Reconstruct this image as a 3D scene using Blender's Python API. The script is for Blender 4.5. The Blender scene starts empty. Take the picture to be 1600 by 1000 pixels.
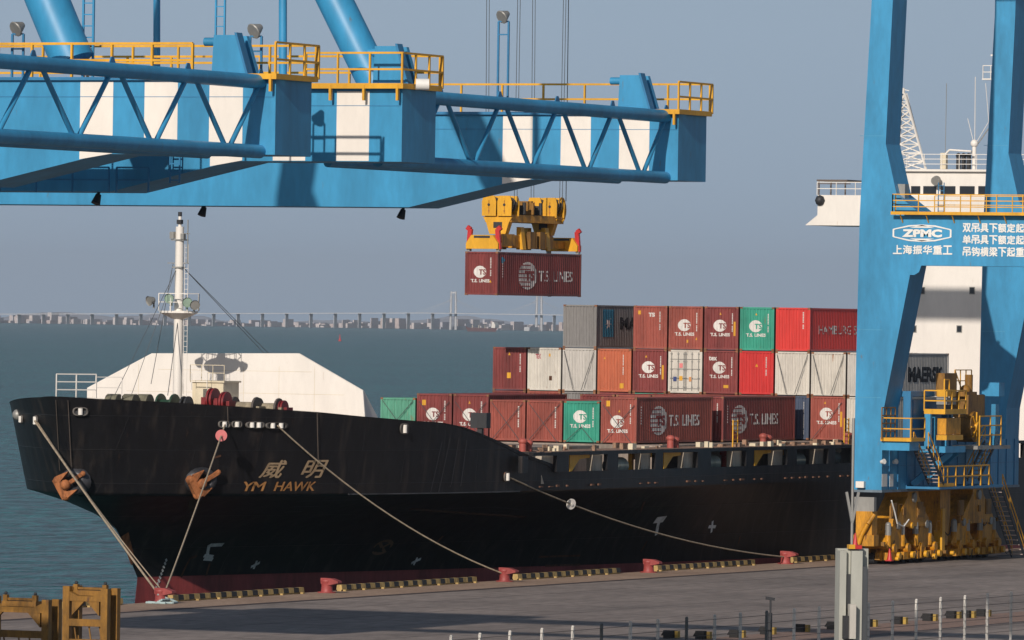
import bpy, bmesh, math, random
from mathutils import Vector, Matrix
R = math.radians
random.seed(7)
SC = bpy.context.scene

# ------------------------------------------------------------------ camera
F, HC, TH, CX = 11545.0, 15.2, R(24.5), 179.0
ROLL = math.atan(.0145)
cam = bpy.data.cameras.new('camera'); camo = bpy.data.objects.new('camera', cam)
SC.collection.objects.link(camo); SC.camera = camo
cam.sensor_width = 36; cam.lens = 36 * F / 1600
cam.clip_start = 5; cam.clip_end = 60000
camo.location = (CX, 0, HC)
camo.rotation_mode = 'QUATERNION'
_m = Matrix.Rotation(TH, 3, 'Z') @ Matrix.Rotation(R(90), 3, 'X') @ Matrix.Rotation(ROLL, 3, 'Z')
camo.rotation_quaternion = _m.to_quaternion()

# ------------------------------------------------------------------ sky, sun, exposure
SUN_E, SUN_A = R(25.5), R(4.2)
w = bpy.data.worlds.new('World'); SC.world = w; w.use_nodes = True
nt = w.node_tree; bg = nt.nodes['Background']
sky = nt.nodes.new('ShaderNodeTexSky'); sky.sky_type = 'NISHITA'; sky.sun_disc = False
sky.sun_elevation = SUN_E; sky.sun_rotation = R(180) - SUN_A
sky.air_density = 1.0; sky.dust_density = 2.0; sky.ozone_density = 2.5
hzm = nt.nodes.new('ShaderNodeMix'); hzm.data_type = 'RGBA'; tc_ = nt.nodes.new('ShaderNodeTexCoord'); sx_ = nt.nodes.new('ShaderNodeSeparateXYZ'); mr_ = nt.nodes.new('ShaderNodeMapRange')
mr_.inputs[1].default_value = .04; mr_.inputs[2].default_value = .30; mr_.inputs[3].default_value = .85; mr_.inputs[4].default_value = .10
nt.links.new(tc_.outputs['Generated'], sx_.inputs[0]); nt.links.new(sx_.outputs[2], mr_.inputs[0]); nt.links.new(mr_.outputs[0], hzm.inputs[0])
hzm.inputs[7].default_value = (6.9, 9.0, 11.6, 1)          # bright haze low over the horizon
nt.links.new(sky.outputs[0], hzm.inputs[6]); nt.links.new(hzm.outputs[2], bg.inputs[0]); bg.inputs[1].default_value = 0.05
sun = bpy.data.lights.new('sun', 'SUN'); sun.energy = 3.65; sun.angle = R(.5); sun.color = (1.0, .89, .79)
suno = bpy.data.objects.new('sun', sun); SC.collection.objects.link(suno)
sd = Vector((math.sin(SUN_A) * math.cos(SUN_E), -math.cos(SUN_A) * math.cos(SUN_E), math.sin(SUN_E)))
suno.rotation_mode = 'QUATERNION'; suno.rotation_quaternion = sd.to_track_quat('Z', 'Y')
SC.view_settings.view_transform = 'Standard'; SC.view_settings.look = 'None'
SC.view_settings.exposure = 0; SC.view_settings.gamma = 1
SC.cycles.volume_bounces = 0; SC.cycles.max_bounces = 6

def at(px, py, X=None, Y=None, Z=None, D=None):
    "survey helper: the world point seen at a place of the photograph on a known plane"
    cr, sr = math.cos(ROLL), math.sin(ROLL); s, c = math.sin(TH), math.cos(TH)
    x, y = px - 800, py - 500
    xr = x * cr + y * sr; yr = -x * sr + y * cr
    d = (xr * c / F - s, xr * s / F + c, -yr / F)
    if X is not None: t = (X - CX) / d[0]
    elif Y is not None: t = Y / d[1]
    elif Z is not None: t = (Z - HC) / d[2]
    else: t = D
    return Vector((CX + t * d[0], t * d[1], HC + t * d[2]))

# ------------------------------------------------------------------ materials
def lin(c):
    if isinstance(c, str):
        c = [int(c[i:i+2], 16) / 255 for i in (0, 2, 4)]
        c = [v / 12.92 if v <= .04045 else ((v + .055) / 1.055) ** 2.4 for v in c]
    return (c[0], c[1], c[2], 1)
MATS = {}
def mat(name, col, rough=.5, metal=0, var=.18, scale=.6, rust=0, rustcol=(.22, .08, .03), streak=True, bump=0, spec=.5, dark=None):
    if name in MATS: return MATS[name]
    m = bpy.data.materials.new(name); m.use_nodes = True; MATS[name] = m
    n = m.node_tree; N = n.nodes; L = n.links; p = N['Principled BSDF']
    p.inputs['Roughness'].default_value = rough; p.inputs['Metallic'].default_value = metal
    p.inputs['Specular IOR Level'].default_value = spec
    g = N.new('ShaderNodeNewGeometry')
    mp = N.new('ShaderNodeMapping'); mp.inputs['Scale'].default_value = (1, 1, .3 if streak else 1)
    L.new(g.outputs['Position'], mp.inputs['Vector'])
    def noise(sc, det=4, r=.6, vec=mp):
        t = N.new('ShaderNodeTexNoise'); t.inputs['Scale'].default_value = sc; t.inputs['Detail'].default_value = det
        t.inputs['Roughness'].default_value = r; L.new(vec.outputs[0], t.inputs['Vector']); return t
    def ramp(src, a, b, ca=0, cb=1):
        r = N.new('ShaderNodeMapRange'); r.inputs[1].default_value = a; r.inputs[2].default_value = b
        r.inputs[3].default_value = ca; r.inputs[4].default_value = cb; L.new(src, r.inputs[0]); return r
    n1 = noise(scale, 5); n2 = noise(scale * 9, 3)
    c = lin(col); d = lin(dark) if dark else tuple(v * (1 - var * 2) for v in c[:3]) + (1,)
    mx = N.new('ShaderNodeMix'); mx.data_type = 'RGBA'
    mx.inputs[6].default_value = c; mx.inputs[7].default_value = d
    L.new(ramp(n1.outputs[0], .42, .72).outputs[0], mx.inputs[0])
    m2 = N.new('ShaderNodeMix'); m2.data_type = 'RGBA'; m2.blend_type = 'MULTIPLY'; m2.inputs[0].default_value = 1
    L.new(mx.outputs[2], m2.inputs[6])
    v = ramp(n2.outputs[0], .3, .7, 1 - var * .8, 1 + var * .3)
    cb = N.new('ShaderNodeCombineColor')
    for i in range(3): L.new(v.outputs[0], cb.inputs[i])
    L.new(cb.outputs[0], m2.inputs[7]); out = m2.outputs[2]
    if rust:
        mp2 = N.new('ShaderNodeMapping'); mp2.inputs['Scale'].default_value = (2.2, 2.2, .5); mp2.inputs['Location'].default_value = (3, 7, 1)
        L.new(g.outputs['Position'], mp2.inputs['Vector'])
        n3 = noise(1.4, 7, .7, mp2)
        k = ramp(n3.outputs[0], .68 - rust * .2, .76 - rust * .16)
        m3 = N.new('ShaderNodeMix'); m3.data_type = 'RGBA'; m3.inputs[7].default_value = tuple(rustcol) + (1,)
        L.new(k.outputs[0], m3.inputs[0]); L.new(out, m3.inputs[6]); out = m3.outputs[2]
    L.new(out, p.inputs['Base Color'])
    if bump:
        b = N.new('ShaderNodeBump'); b.inputs['Strength'].default_value = bump; b.inputs['Distance'].default_value = .02
        L.new(n2.outputs[0], b.inputs['Height']); L.new(b.outputs[0], p.inputs['Normal'])
    return m
BLUE = mat('crane blue paint', (.042, .295, .54), .44, var=.16, scale=.35, rust=.12, rustcol=(.12, .14, .15))
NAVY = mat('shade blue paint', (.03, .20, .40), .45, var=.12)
YEL = mat('yellow paint', (.78, .40, .02), .5, var=.15, rust=.15)
YELM = mat('machine yellow paint', (.66, .30, .012), .55, var=.32, scale=1.4, rust=.5, rustcol=(.10, .042, .016))
OLDSHADEYEL = mat('weathered and shaded ochre paint', (.30, .145, .018), .6, var=.3, scale=1.5, rust=.5, rustcol=(.1, .045, .02))  # worn paint; the low albedo also stands in for shade on the spreader stands
WHITE = mat('white paint', (.80, .77, .71), .5, var=.05, scale=.4, rust=.04, rustcol=(.45, .33, .22))
STRIPE = mat('white stripe paint', (.82, .78, .71), .5, var=.05)
CREAM = mat('cream paint', (.70, .62, .45), .5, var=.12, rust=.2)
GREYM = mat('galvanised steel', (.33, .33, .31), .5, .3, var=.15)
POSTG = mat('weathered grey steel', (.42, .43, .38), .6, var=.14, scale=.8)
DARK = mat('dark steel', (.03, .033, .038), .6, var=.2)
BLACKRUB = mat('black rubber', (.015, .015, .016), .8, var=.2)
RED = mat('red paint', (.55, .03, .03), .45, var=.15)
BOLR = mat('bollard red paint', (.34, .06, .055), .55, var=.2, rust=.25)
RUST = mat('rusty iron', (.42, .15, .05), .8, var=.35, scale=3, rust=.3, rustcol=(.12, .05, .025), bump=.5)
ROPE = mat('mooring rope', (.42, .34, .24), .9, var=.2, scale=5)
WIRE = mat('steel wire', (.06, .065, .07), .6, var=.1)
GLASS = mat('dark window glass', (.02, .024, .03), .08, var=.1)
MINT = mat('mint green paint', (.32, .45, .36), .5, var=.15)
PINK = mat('faded pink plastic', (.75, .22, .22), .6, var=.1)
HULLB = mat('black hull paint', (.0075, .0075, .0095), .45, var=.3, scale=.22, rust=.30, rustcol=(.030, .019, .016), spec=.3, dark=(.012, .0117, .013))
HULLR = mat('red antifouling paint', (.30, .05, .05), .6, var=.25, scale=.5)
DECKM = mat('deck brown paint', (.16, .07, .05), .7, var=.25)
GOLD = mat('gold lettering', (.42, .30, .18), .6, var=.2, scale=2)
ORAN = mat('orange lettering', (.50, .24, .08), .6, var=.3, scale=2, rust=.2)
MARK = mat('white hull mark', (.66, .68, .68), .6, var=.25, scale=2)
DARKTXT = mat('dark lettering', (.012, .014, .018), .6, var=.1)
CLR = dict(
    maroon=mat('maroon container paint', (.225, .044, .040), .5, var=.22, scale=.9, rust=.16),
    brick=mat('brick container paint', (.33, .080, .056), .5, var=.2, scale=.9, rust=.18),
    orange=mat('orange brown container paint', (.50, .13, .06), .5, var=.12, scale=.8, rust=.05),
    red=mat('bright red container paint', (.60, .035, .032), .42, var=.12, scale=.8),
    scarlet=mat('scarlet container paint', (.68, .05, .04), .42, var=.10, scale=.8),
    green=mat('teal green container paint', (.035, .32, .22), .5, var=.16, scale=.9, rust=.12),
    oldgreen=mat('rusty mint container paint', (.10, .34, .23), .6, var=.2, scale=.8, rust=.42, rustcol=(.25, .13, .05)),
    white=mat('white container paint', (.62, .59, .52), .5, var=.12, scale=.9, rust=.16),
    rustwhite=mat('rusty white container paint', (.60, .57, .50), .55, var=.14, scale=.8, rust=.32, rustcol=(.33, .13, .04)),
    grey=mat('grey container paint', (.22, .215, .21), .5, var=.15, scale=.8, rust=.08),
    lightgrey=mat('light grey container paint', (.52, .50, .46), .5, var=.12, scale=.8, rust=.1),
    blue=mat('slate blue container paint', (.06, .085, .14), .5, var=.15, scale=.8))
CASTR = mat('rusty corner steel', (.30, .13, .06), .7, var=.35, scale=3, rust=.4)
STARB = mat('star panel blue', (.03, .20, .32), .5, var=.15)

# ------------------------------------------------------------------ mesh builder
ORG = {}
def link(o): SC.collection.objects.link(o); return o
class MB:
    def __init__(s): s.v = []; s.f = []; s.mi = []; s.cur = 0; s.sm = []
    def add(s, vs, fs, smooth=False):
        b = len(s.v); s.v += [tuple(v) for v in vs]
        for f in fs: s.f.append([b + i for i in f]); s.mi.append(s.cur); s.sm.append(smooth)
        return s
    def box(s, x0, x1, y0, y1, z0, z1):
        if x0 > x1: x0, x1 = x1, x0
        if y0 > y1: y0, y1 = y1, y0
        if z0 > z1: z0, z1 = z1, z0
        return s.add([(x0,y0,z0),(x1,y0,z0),(x1,y1,z0),(x0,y1,z0),(x0,y0,z1),(x1,y0,z1),(x1,y1,z1),(x0,y1,z1)],
              [(0,3,2,1),(4,5,6,7),(0,1,5,4),(1,2,6,5),(2,3,7,6),(3,0,4,7)])
    def bar(s, a, b, wd, ht=None, up=(0,0,1)):
        a, b = Vector(a), Vector(b); d = (b - a)
        if d.length < 1e-6: return s
        d.normalize(); u = Vector(up)
        if abs(d.dot(u)) > .98: u = Vector((1, 0, 0))
        r = d.cross(u).normalized(); u = r.cross(d); ht = ht or wd
        vs = [p + r * i * wd / 2 + u * j * ht / 2 for p in (a, b) for i, j in ((-1,-1),(1,-1),(1,1),(-1,1))]
        return s.add(vs, [(0,1,2,3),(7,6,5,4),(0,4,5,1),(1,5,6,2),(2,6,7,3),(3,7,4,0)])
    def tube(s, a, b, r0, r1=None, n=8, cap=True):
        a, b = Vector(a), Vector(b); d = (b - a)
        if d.length < 1e-6: return s
        d.normalize(); u = Vector((0,0,1)) if abs(d.z) < .95 else Vector((1,0,0))
        x = d.cross(u).normalized(); y = x.cross(d); r1 = r0 if r1 is None else r1
        vs = [p + (x * math.cos(2*math.pi*k/n) + y * math.sin(2*math.pi*k/n)) * r for p, r in ((a, r0), (b, r1)) for k in range(n)]
        s.add(vs, [(k, (k+1) % n, n + (k+1) % n, n + k) for k in range(n)], True)
        if cap: s.add(vs, [tuple(range(n))[::-1], tuple(range(n, 2*n))])
        return s
    def path(s, pts, r, n=6):
        for a, b in zip(pts, pts[1:]): s.tube(a, b, r, n=n)
        return s
    def prism(s, poly, axis, a, b):
        "poly in the plane of the two other axes; extruded along axis from a to b"
        n = len(poly)
        def P(p, t): return {'x': (t, p[0], p[1]), 'y': (p[0], t, p[1]), 'z': (p[0], p[1], t)}[axis]
        vs = [P(p, a) for p in poly] + [P(p, b) for p in poly]
        return s.add(vs, [tuple(range(n)), tuple(range(2*n-1, n-1, -1))] + [(k, k+n, (k+1) % n + n, (k+1) % n) for k in range(n)])
    def ball(s, c, r, n=10, sz=1):
        vs = []; m = n // 2
        for i in range(m + 1):
            t = math.pi * i / m
            for k in range(n):
                a = 2 * math.pi * k / n
                vs.append((c[0] + r*math.sin(t)*math.cos(a), c[1] + r*math.sin(t)*math.sin(a), c[2] + r*sz*math.cos(t)))
        return s.add(vs, [(i*n+k, (i+1)*n+k, (i+1)*n+(k+1) % n, i*n+(k+1) % n) for i in range(m) for k in range(n)], True)
    def rail(s, pts, h=1.1, r=.035, step=1.5, mids=(.5,), bar=True, kick=False):
        first = False
        for a, b in zip(pts, pts[1:]):
            first = not first and a is pts[0]
            a, b = Vector(a), Vector(b); L = (b - a).length; k = max(1, round(L / step))
            for i in range(0 if first else 1, k + 1):
                p = a.lerp(b, i / k); s.bar(p, p + Vector((0, 0, h)), r * 2.2, r * 1.6)
            for q in (1,) + tuple(mids): s.bar(a + Vector((0, 0, h*q)), b + Vector((0, 0, h*q)), r * 1.8)
            if kick: s.bar(a + Vector((0, 0, .08)), b + Vector((0, 0, .08)), .03, .16)
        return s
    def build(s, name, m, parent=None, clean=True):
        ox = ORG.get(parent.name, Vector((0,0,0))) if parent else Vector((0,0,0))
        me = bpy.data.meshes.new(name)
        me.from_pydata([(v[0]-ox[0], v[1]-ox[1], v[2]-ox[2]) for v in s.v], [], s.f)
        for x in (m if isinstance(m, (list, tuple)) else [m]): me.materials.append(x)
        me.polygons.foreach_set('material_index', s.mi); me.polygons.foreach_set('use_smooth', s.sm)
        if clean:
            bm = bmesh.new(); bm.from_mesh(me); bmesh.ops.recalc_face_normals(bm, faces=bm.faces); bm.to_mesh(me); bm.free()
        me.update()
        o = link(bpy.data.objects.new(name, me))
        if parent: o.parent = parent; ORG[o.name] = ox
        return o
def thing(name, loc, label, cat, group=None, rz=0):
    o = bpy.data.objects.new(name, None); link(o); o.location = loc; o.rotation_euler = (0, 0, rz)
    o.empty_display_size = .5; ORG[o.name] = Vector(loc)
    o['label'] = label; o['category'] = cat
    if group: o['group'] = group
    return o
def tag(o, label, cat, group=None):
    o['label'] = label; o['category'] = cat
    if group: o['group'] = group
    return o
def struct(o, kind='structure'): o['kind'] = kind; return o
def copy_tree(o, parent=None):
    c = o.copy(); link(c)
    if parent: c.parent = parent
    for ch in list(o.children): copy_tree(ch, c)
    return c

# ------------------------------------------------------------------ text as 2D polygons
TXT = {}
def text2d(s, bold=0.0, res=3):
    "tessellated glyphs, normalised: x from 0, height of the line = 1; returns (verts, faces, width)"
    key = (s, bold)
    if key in TXT: return TXT[key]
    c = bpy.data.curves.new('lettering', 'FONT'); c.body = s; c.resolution_u = res; c.offset = bold; c.fill_mode = 'FRONT'
    o = bpy.data.objects.new('lettering', c); link(o); bpy.context.view_layer.update()
    me = o.evaluated_get(bpy.context.evaluated_depsgraph_get()).to_mesh()
    vs = [(v.co.x, v.co.y) for v in me.vertices]; fs = [tuple(p.vertices) for p in me.polygons]
    bpy.data.objects.remove(o); bpy.data.curves.remove(c)
    x0 = min(v[0] for v in vs); x1 = max(v[0] for v in vs); y0 = min(v[1] for v in vs); y1 = max(v[1] for v in vs); h = y1 - y0
    vs = [((x-x0)/h, (y-y0)/h) for x, y in vs]
    TXT[key] = (vs, fs, (x1-x0)/h); return TXT[key]
def shape2d(items):
    "join (verts, faces) after (ox, oy, sx, sy, slant) placing"
    V, Fc = [], []
    for (vs, fs), (ox, oy, sx, sy, sl) in items:
        b = len(V); V += [(ox + x*sx + y*sy*sl, oy + y*sy) for x, y in vs]; Fc += [tuple(b+i for i in f) for f in fs]
    return V, Fc
def disc2d(n=28, stripes=0, cut=None):
    vs = [(math.cos(2*math.pi*k/n), math.sin(2*math.pi*k/n)) for k in range(n)]
    return vs, [tuple(range(n))]
def map2d(name, V, Fc, fn, m, parent, cuts=None, raw=False):
    "cut a flat drawing along u = cuts and carry it onto a surface with fn(u, v) -> point"
    bm = bmesh.new(); vv = [bm.verts.new((x, y, 0)) for x, y in V]
    for f in Fc:
        try: bm.faces.new([vv[i] for i in f])
        except ValueError: pass
    for c in (cuts or ()):
        bmesh.ops.bisect_plane(bm, geom=bm.verts[:] + bm.edges[:] + bm.faces[:], plane_co=(c, 0, 0), plane_no=(1, 0, 0))
    for v in bm.verts: v.co = fn(v.co.x, v.co.y)
    me = bpy.data.meshes.new(name); bm.to_mesh(me); bm.free(); me.materials.append(m)
    if raw: return me
    ox = ORG.get(parent.name, Vector((0,0,0))) if parent else Vector((0,0,0))
    me.transform(Matrix.Translation(-ox))
    o = link(bpy.data.objects.new(name, me))
    if parent: o.parent = parent; ORG[o.name] = ox
    return o

# the hull paint also shows its plating and faint salt runs
def plating(m):
    n = m.node_tree; N = n.nodes; L = n.links; p = N['Principled BSDF']
    g = N.new('ShaderNodeNewGeometry'); sp = N.new('ShaderNodeSeparateXYZ'); L.new(g.outputs['Position'], sp.inputs[0])
    cb = N.new('ShaderNodeCombineXYZ'); L.new(sp.outputs[1], cb.inputs[0]); L.new(sp.outputs[2], cb.inputs[1])
    br = N.new('ShaderNodeTexBrick'); br.inputs['Scale'].default_value = 1; br.inputs['Brick Width'].default_value = 7.; br.inputs['Row Height'].default_value = 1.9; br.inputs['Mortar Size'].default_value = .03; br.inputs['Mortar Smooth'].default_value = 1
    L.new(cb.outputs[0], br.inputs['Vector'])
    mp = N.new('ShaderNodeMapping'); mp.inputs['Scale'].default_value = (.9, .9, .07); L.new(g.outputs['Position'], mp.inputs['Vector'])
    t = N.new('ShaderNodeTexNoise'); t.inputs['Scale'].default_value = 1.6; t.inputs['Detail'].default_value = 6; L.new(mp.outputs[0], t.inputs['Vector'])
    r = N.new('ShaderNodeMapRange'); r.inputs[1].default_value = .53; r.inputs[2].default_value = .74; r.inputs[4].default_value = .6; L.new(t.outputs[0], r.inputs[0])
    old = p.inputs['Base Color'].links[0].from_socket
    mx = N.new('ShaderNodeMix'); mx.data_type = 'RGBA'; mx.inputs[7].default_value = (.046, .037, .032, 1); L.new(r.outputs[0], mx.inputs[0]); L.new(old, mx.inputs[6])
    m2 = N.new('ShaderNodeMix'); m2.data_type = 'RGBA'; m2.inputs[7].default_value = (.022, .021, .022, 1); ml = N.new('ShaderNodeMath'); ml.operation = 'MULTIPLY'; ml.inputs[1].default_value = .45
    L.new(br.outputs['Fac'], ml.inputs[0]); L.new(ml.outputs[0], m2.inputs[0]); L.new(mx.outputs[2], m2.inputs[6]); L.new(m2.outputs[2], p.inputs['Base Color'])
    w_ = N.new('ShaderNodeTexNoise'); w_.inputs['Scale'].default_value = .55; w_.inputs['Detail'].default_value = 2; L.new(g.outputs['Position'], w_.inputs['Vector'])
    b = N.new('ShaderNodeBump'); b.inputs['Strength'].default_value = .5; b.inputs['Distance'].default_value = .10; L.new(w_.outputs[0], b.inputs['Height'])
    b2 = N.new('ShaderNodeBump'); b2.inputs['Strength'].default_value = .5; b2.inputs['Distance'].default_value = .02; L.new(br.outputs['Fac'], b2.inputs['Height']); L.new(b.outputs[0], b2.inputs['Normal']); L.new(b2.outputs[0], p.inputs['Normal'])
plating(HULLB)

# ================================================================== the setting
def ground_mat(name, col, col2, sc, rough=.85, stretch=(1, 1, 1), spec=.3):
    m = bpy.data.materials.new(name); m.use_nodes = True; n = m.node_tree; N = n.nodes; L = n.links; p = N['Principled BSDF']
    g = N.new('ShaderNodeNewGeometry'); mp = N.new('ShaderNodeMapping'); mp.inputs['Scale'].default_value = stretch
    L.new(g.outputs['Position'], mp.inputs['Vector'])
    a = N.new('ShaderNodeTexNoise'); a.inputs['Scale'].default_value = sc; a.inputs['Detail'].default_value = 8; a.inputs['Roughness'].default_value = .65
    b = N.new('ShaderNodeTexNoise'); b.inputs['Scale'].default_value = sc * 14; b.inputs['Detail'].default_value = 4
    for t in (a, b): L.new(mp.outputs[0], t.inputs['Vector'])
    mx = N.new('ShaderNodeMix'); mx.data_type = 'RGBA'; mx.inputs[6].default_value = lin(col); mx.inputs[7].default_value = lin(col2)
    r = N.new('ShaderNodeMapRange'); r.inputs[1].default_value = .35; r.inputs[2].default_value = .68; L.new(a.outputs[0], r.inputs[0]); L.new(r.outputs[0], mx.inputs[0])
    m2 = N.new('ShaderNodeMix'); m2.data_type = 'RGBA'; m2.blend_type = 'MULTIPLY'; m2.inputs[0].default_value = 1
    r2 = N.new('ShaderNodeMapRange'); r2.inputs[1].default_value = .3; r2.inputs[2].default_value = .7; r2.inputs[3].default_value = .72; r2.inputs[4].default_value = 1.15
    L.new(b.outputs[0], r2.inputs[0]); cb = N.new('ShaderNodeCombineColor'); [L.new(r2.outputs[0], cb.inputs[i]) for i in range(3)]
    L.new(mx.outputs[2], m2.inputs[6]); L.new(cb.outputs[0], m2.inputs[7]); L.new(m2.outputs[2], p.inputs['Base Color'])
    p.inputs['Roughness'].default_value = rough; p.inputs['Specular IOR Level'].default_value = spec
    return m
ASPH = ground_mat('quay asphalt', (.29, .245, .218), (.17, .145, .13), .16, stretch=(1, .3, 1))
CONC = ground_mat('coping concrete', (.38, .27, .195), (.27, .185, .135), .2)
PINKC = ground_mat('landside concrete', (.30, .20, .155), (.21, .145, .115), .3)
PALEC = ground_mat('pale pavement', (.32, .27, .24), (.25, .215, .19), .2)
WALLC = ground_mat('quay wall concrete', (.16, .14, .12), (.08, .075, .07), .4)
SLOT = mat('rail slot', (.07, .05, .045), .7, var=.2)

# sea: wind ripples as bump, swell bands as large noise
m = bpy.data.materials.new('sea water'); m.use_nodes = True; n = m.node_tree; N = n.nodes; L = n.links; p = N['Principled BSDF']
g = N.new('ShaderNodeNewGeometry')
def nz(scale, det, st):
    mp = N.new('ShaderNodeMapping'); mp.inputs['Scale'].default_value = st; mp.inputs['Rotation'].default_value = (0, 0, R(-12))
    L.new(g.outputs['Position'], mp.inputs['Vector'])
    t = N.new('ShaderNodeTexNoise'); t.inputs['Scale'].default_value = scale; t.inputs['Detail'].default_value = det; t.inputs['Roughness'].default_value = .6
    L.new(mp.outputs[0], t.inputs['Vector']); return t
wa, wb, wc = nz(.16, 6, (1, .55, 1)), nz(.7, 5, (1, .6, 1)), nz(.012, 5, (1, .5, 1))
ad = N.new('ShaderNodeMath'); ad.operation = 'MULTIPLY_ADD'; ad.inputs[1].default_value = 2.6; L.new(wa.outputs[0], ad.inputs[0]); L.new(wb.outputs[0], ad.inputs[2])
bp = N.new('ShaderNodeBump'); bp.inputs['Strength'].default_value = 1; bp.inputs['Distance'].default_value = 2.6
L.new(ad.outputs[0], bp.inputs['Height']); L.new(bp.outputs[0], p.inputs['Normal'])
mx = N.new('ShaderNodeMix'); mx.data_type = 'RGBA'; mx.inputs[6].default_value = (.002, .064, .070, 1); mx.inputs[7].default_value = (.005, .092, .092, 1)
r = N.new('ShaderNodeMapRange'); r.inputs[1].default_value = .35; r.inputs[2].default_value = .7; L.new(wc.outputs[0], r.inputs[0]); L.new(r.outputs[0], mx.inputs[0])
# whitecaps: sparse foam on the crests
fo = nz(.33, 3, (1, .35, 1)); fr = N.new('ShaderNodeMapRange'); fr.inputs[1].default_value = .765; fr.inputs[2].default_value = .80; L.new(fo.outputs[0], fr.inputs[0])
mf = N.new('ShaderNodeMix'); mf.data_type = 'RGBA'; mf.inputs[7].default_value = (.5, .56, .56, 1); L.new(mx.outputs[2], mf.inputs[6]); L.new(fr.outputs[0], mf.inputs[0])
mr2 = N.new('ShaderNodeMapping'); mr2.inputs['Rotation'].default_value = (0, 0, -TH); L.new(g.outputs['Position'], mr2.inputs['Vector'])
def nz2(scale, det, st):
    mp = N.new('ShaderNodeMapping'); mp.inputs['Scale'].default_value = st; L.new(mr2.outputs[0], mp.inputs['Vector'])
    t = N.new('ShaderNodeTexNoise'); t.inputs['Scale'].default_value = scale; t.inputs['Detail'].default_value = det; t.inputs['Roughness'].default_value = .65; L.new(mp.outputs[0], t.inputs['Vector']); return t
# light and dark of the ripples painted into the water colour by noise
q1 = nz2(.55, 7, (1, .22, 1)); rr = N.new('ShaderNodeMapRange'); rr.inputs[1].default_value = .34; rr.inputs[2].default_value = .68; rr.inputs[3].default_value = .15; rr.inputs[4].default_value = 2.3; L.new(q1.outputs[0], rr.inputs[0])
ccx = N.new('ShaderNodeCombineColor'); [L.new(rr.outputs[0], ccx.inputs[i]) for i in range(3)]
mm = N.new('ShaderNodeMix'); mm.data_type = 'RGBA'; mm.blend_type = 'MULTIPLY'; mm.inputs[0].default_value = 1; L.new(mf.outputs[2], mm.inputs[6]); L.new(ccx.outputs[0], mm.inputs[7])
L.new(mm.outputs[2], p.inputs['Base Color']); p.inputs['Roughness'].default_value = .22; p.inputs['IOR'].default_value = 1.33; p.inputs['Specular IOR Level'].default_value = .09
SEA = m
WL = -3.5
def sheet(name, x0, x1, y0, y1, z, m, nx=1, ny=1):
    b = MB(); vs = [(x0+(x1-x0)*i/nx, y0+(y1-y0)*j/ny, z) for j in range(ny+1) for i in range(nx+1)]
    b.add(vs, [(j*(nx+1)+i, j*(nx+1)+i+1, (j+1)*(nx+1)+i+1, (j+1)*(nx+1)+i) for j in range(ny) for i in range(nx)])
    return struct(b.build(name, m, clean=False))
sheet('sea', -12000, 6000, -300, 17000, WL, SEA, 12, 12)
b = MB(); b.box(0, 420, -60, 760, -6, 0); struct(b.build('quay', [ASPH]))
b = MB(); b.prism([(-.35, -5.5), (-.35, -.35), (-.02, 0.004), (-.004, -5.5)], 'y', -59, 759); struct(b.build('quay_face', WALLC))
b = MB(); b.box(0.0, 4.72, -60, 760, .002, .012); struct(b.build('coping_strip', CONC))
b = MB()
for x in (4.72, 5.16): b.box(x, x + .13, -60, 760, .004, .016)
b.box(4.85, 5.16, -60, 760, .004, .010)
struct(b.build('crane_rail', SLOT))
b = MB(); b.box(40.2, 44.8, -60, 760, .004, .014); struct(b.build('landside_strip', PINKC))
b = MB(); b.box(44.8, 45.1, -60, 760, .002, .008); struct(b.build('landside_rail', SLOT))
b = MB(); b.box(47.5, 60, -60, 760, .002, .012); struct(b.build('pavement', PALEC))

# slab joints and tyre worn lanes in the apron
b = MB()
for x in (10.5, 16.5, 22.5, 28.5): b.box(x, x+.05, -60, 760, .001, .004)
for k in range(40): b.box(5.4, 40.1, 200+k*8., 200.05+k*8., .001, .0035)
struct(b.build('slab_joint', SLOT))

# ================================================================== the ship
CL, HB = -15.0, 14.3
def ystem(z):
    T = [(-6, 373.5), (-3.5, 374.0), (-1.3, 374.4), (.2, 374.7), (2.9, 372.3), (3.8, 370.6), (4.6, 368.6), (5.1, 367.0), (6.9, 366.3), (8.5, 365.7), (10.6, 364.9)]
    if z <= T[0][0]: return T[0][1]
    for (a, ya), (b_, yb) in zip(T, T[1:]):
        if z <= b_: return ya + (yb - ya) * (z - a) / (b_ - a)
    return T[-1][1]
KN = 5.1
def half(Y, z):
    s_ = Y - ystem(z)
    if s_ <= 0: return 0.
    def deck(L, e=.77, n=3.0): t = min(1, s_ / L); return HB * (1 - (1 - t) ** n) ** e
    up = deck(46)
    if z >= KN:
        k = min(1, (z - KN) / 5.4); return up * (1 - .03 * (1 - k) * (1 - min(1, s_ / 46)))
    t = min(1, s_ / 85); lo = HB * (2*t - t*t) ** 1.15
    q = max(0, (z + 1.2) / (KN + 1.2)) ** 3.0
    return lo + (up * .97 ** (1 - min(1, s_ / 46)) - lo) * q
def hullhit(px, py, far=False):
    "the point of the hull side that the photograph shows at this place"
    o = Vector((CX, 0, HC)); d = at(px, py, D=1.) - o
    t = 380.
    while t < 520:
        q = o + d * t; h = half(q.y, q.z)
        if h > 0 and abs(q.x - CL) < h: return q
        t += .05
    return None
_zt = [(364.5, 10.6)]
for _p in ((150, 623), (252, 628), (360, 635), (430, 640), (495, 644.5), (560, 651), (638, 657.6), (685, 660.5), (716, 667), (742, 677), (768, 689), (794, 702), (816, 713), (841, 722), (858, 729)):
    _q = hullhit(*_p); _zt.append((_q.y, _q.z))
_zt.append((_zt[-1][0] + .3, 6.2)); _zt.append((900, 6.2))
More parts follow.
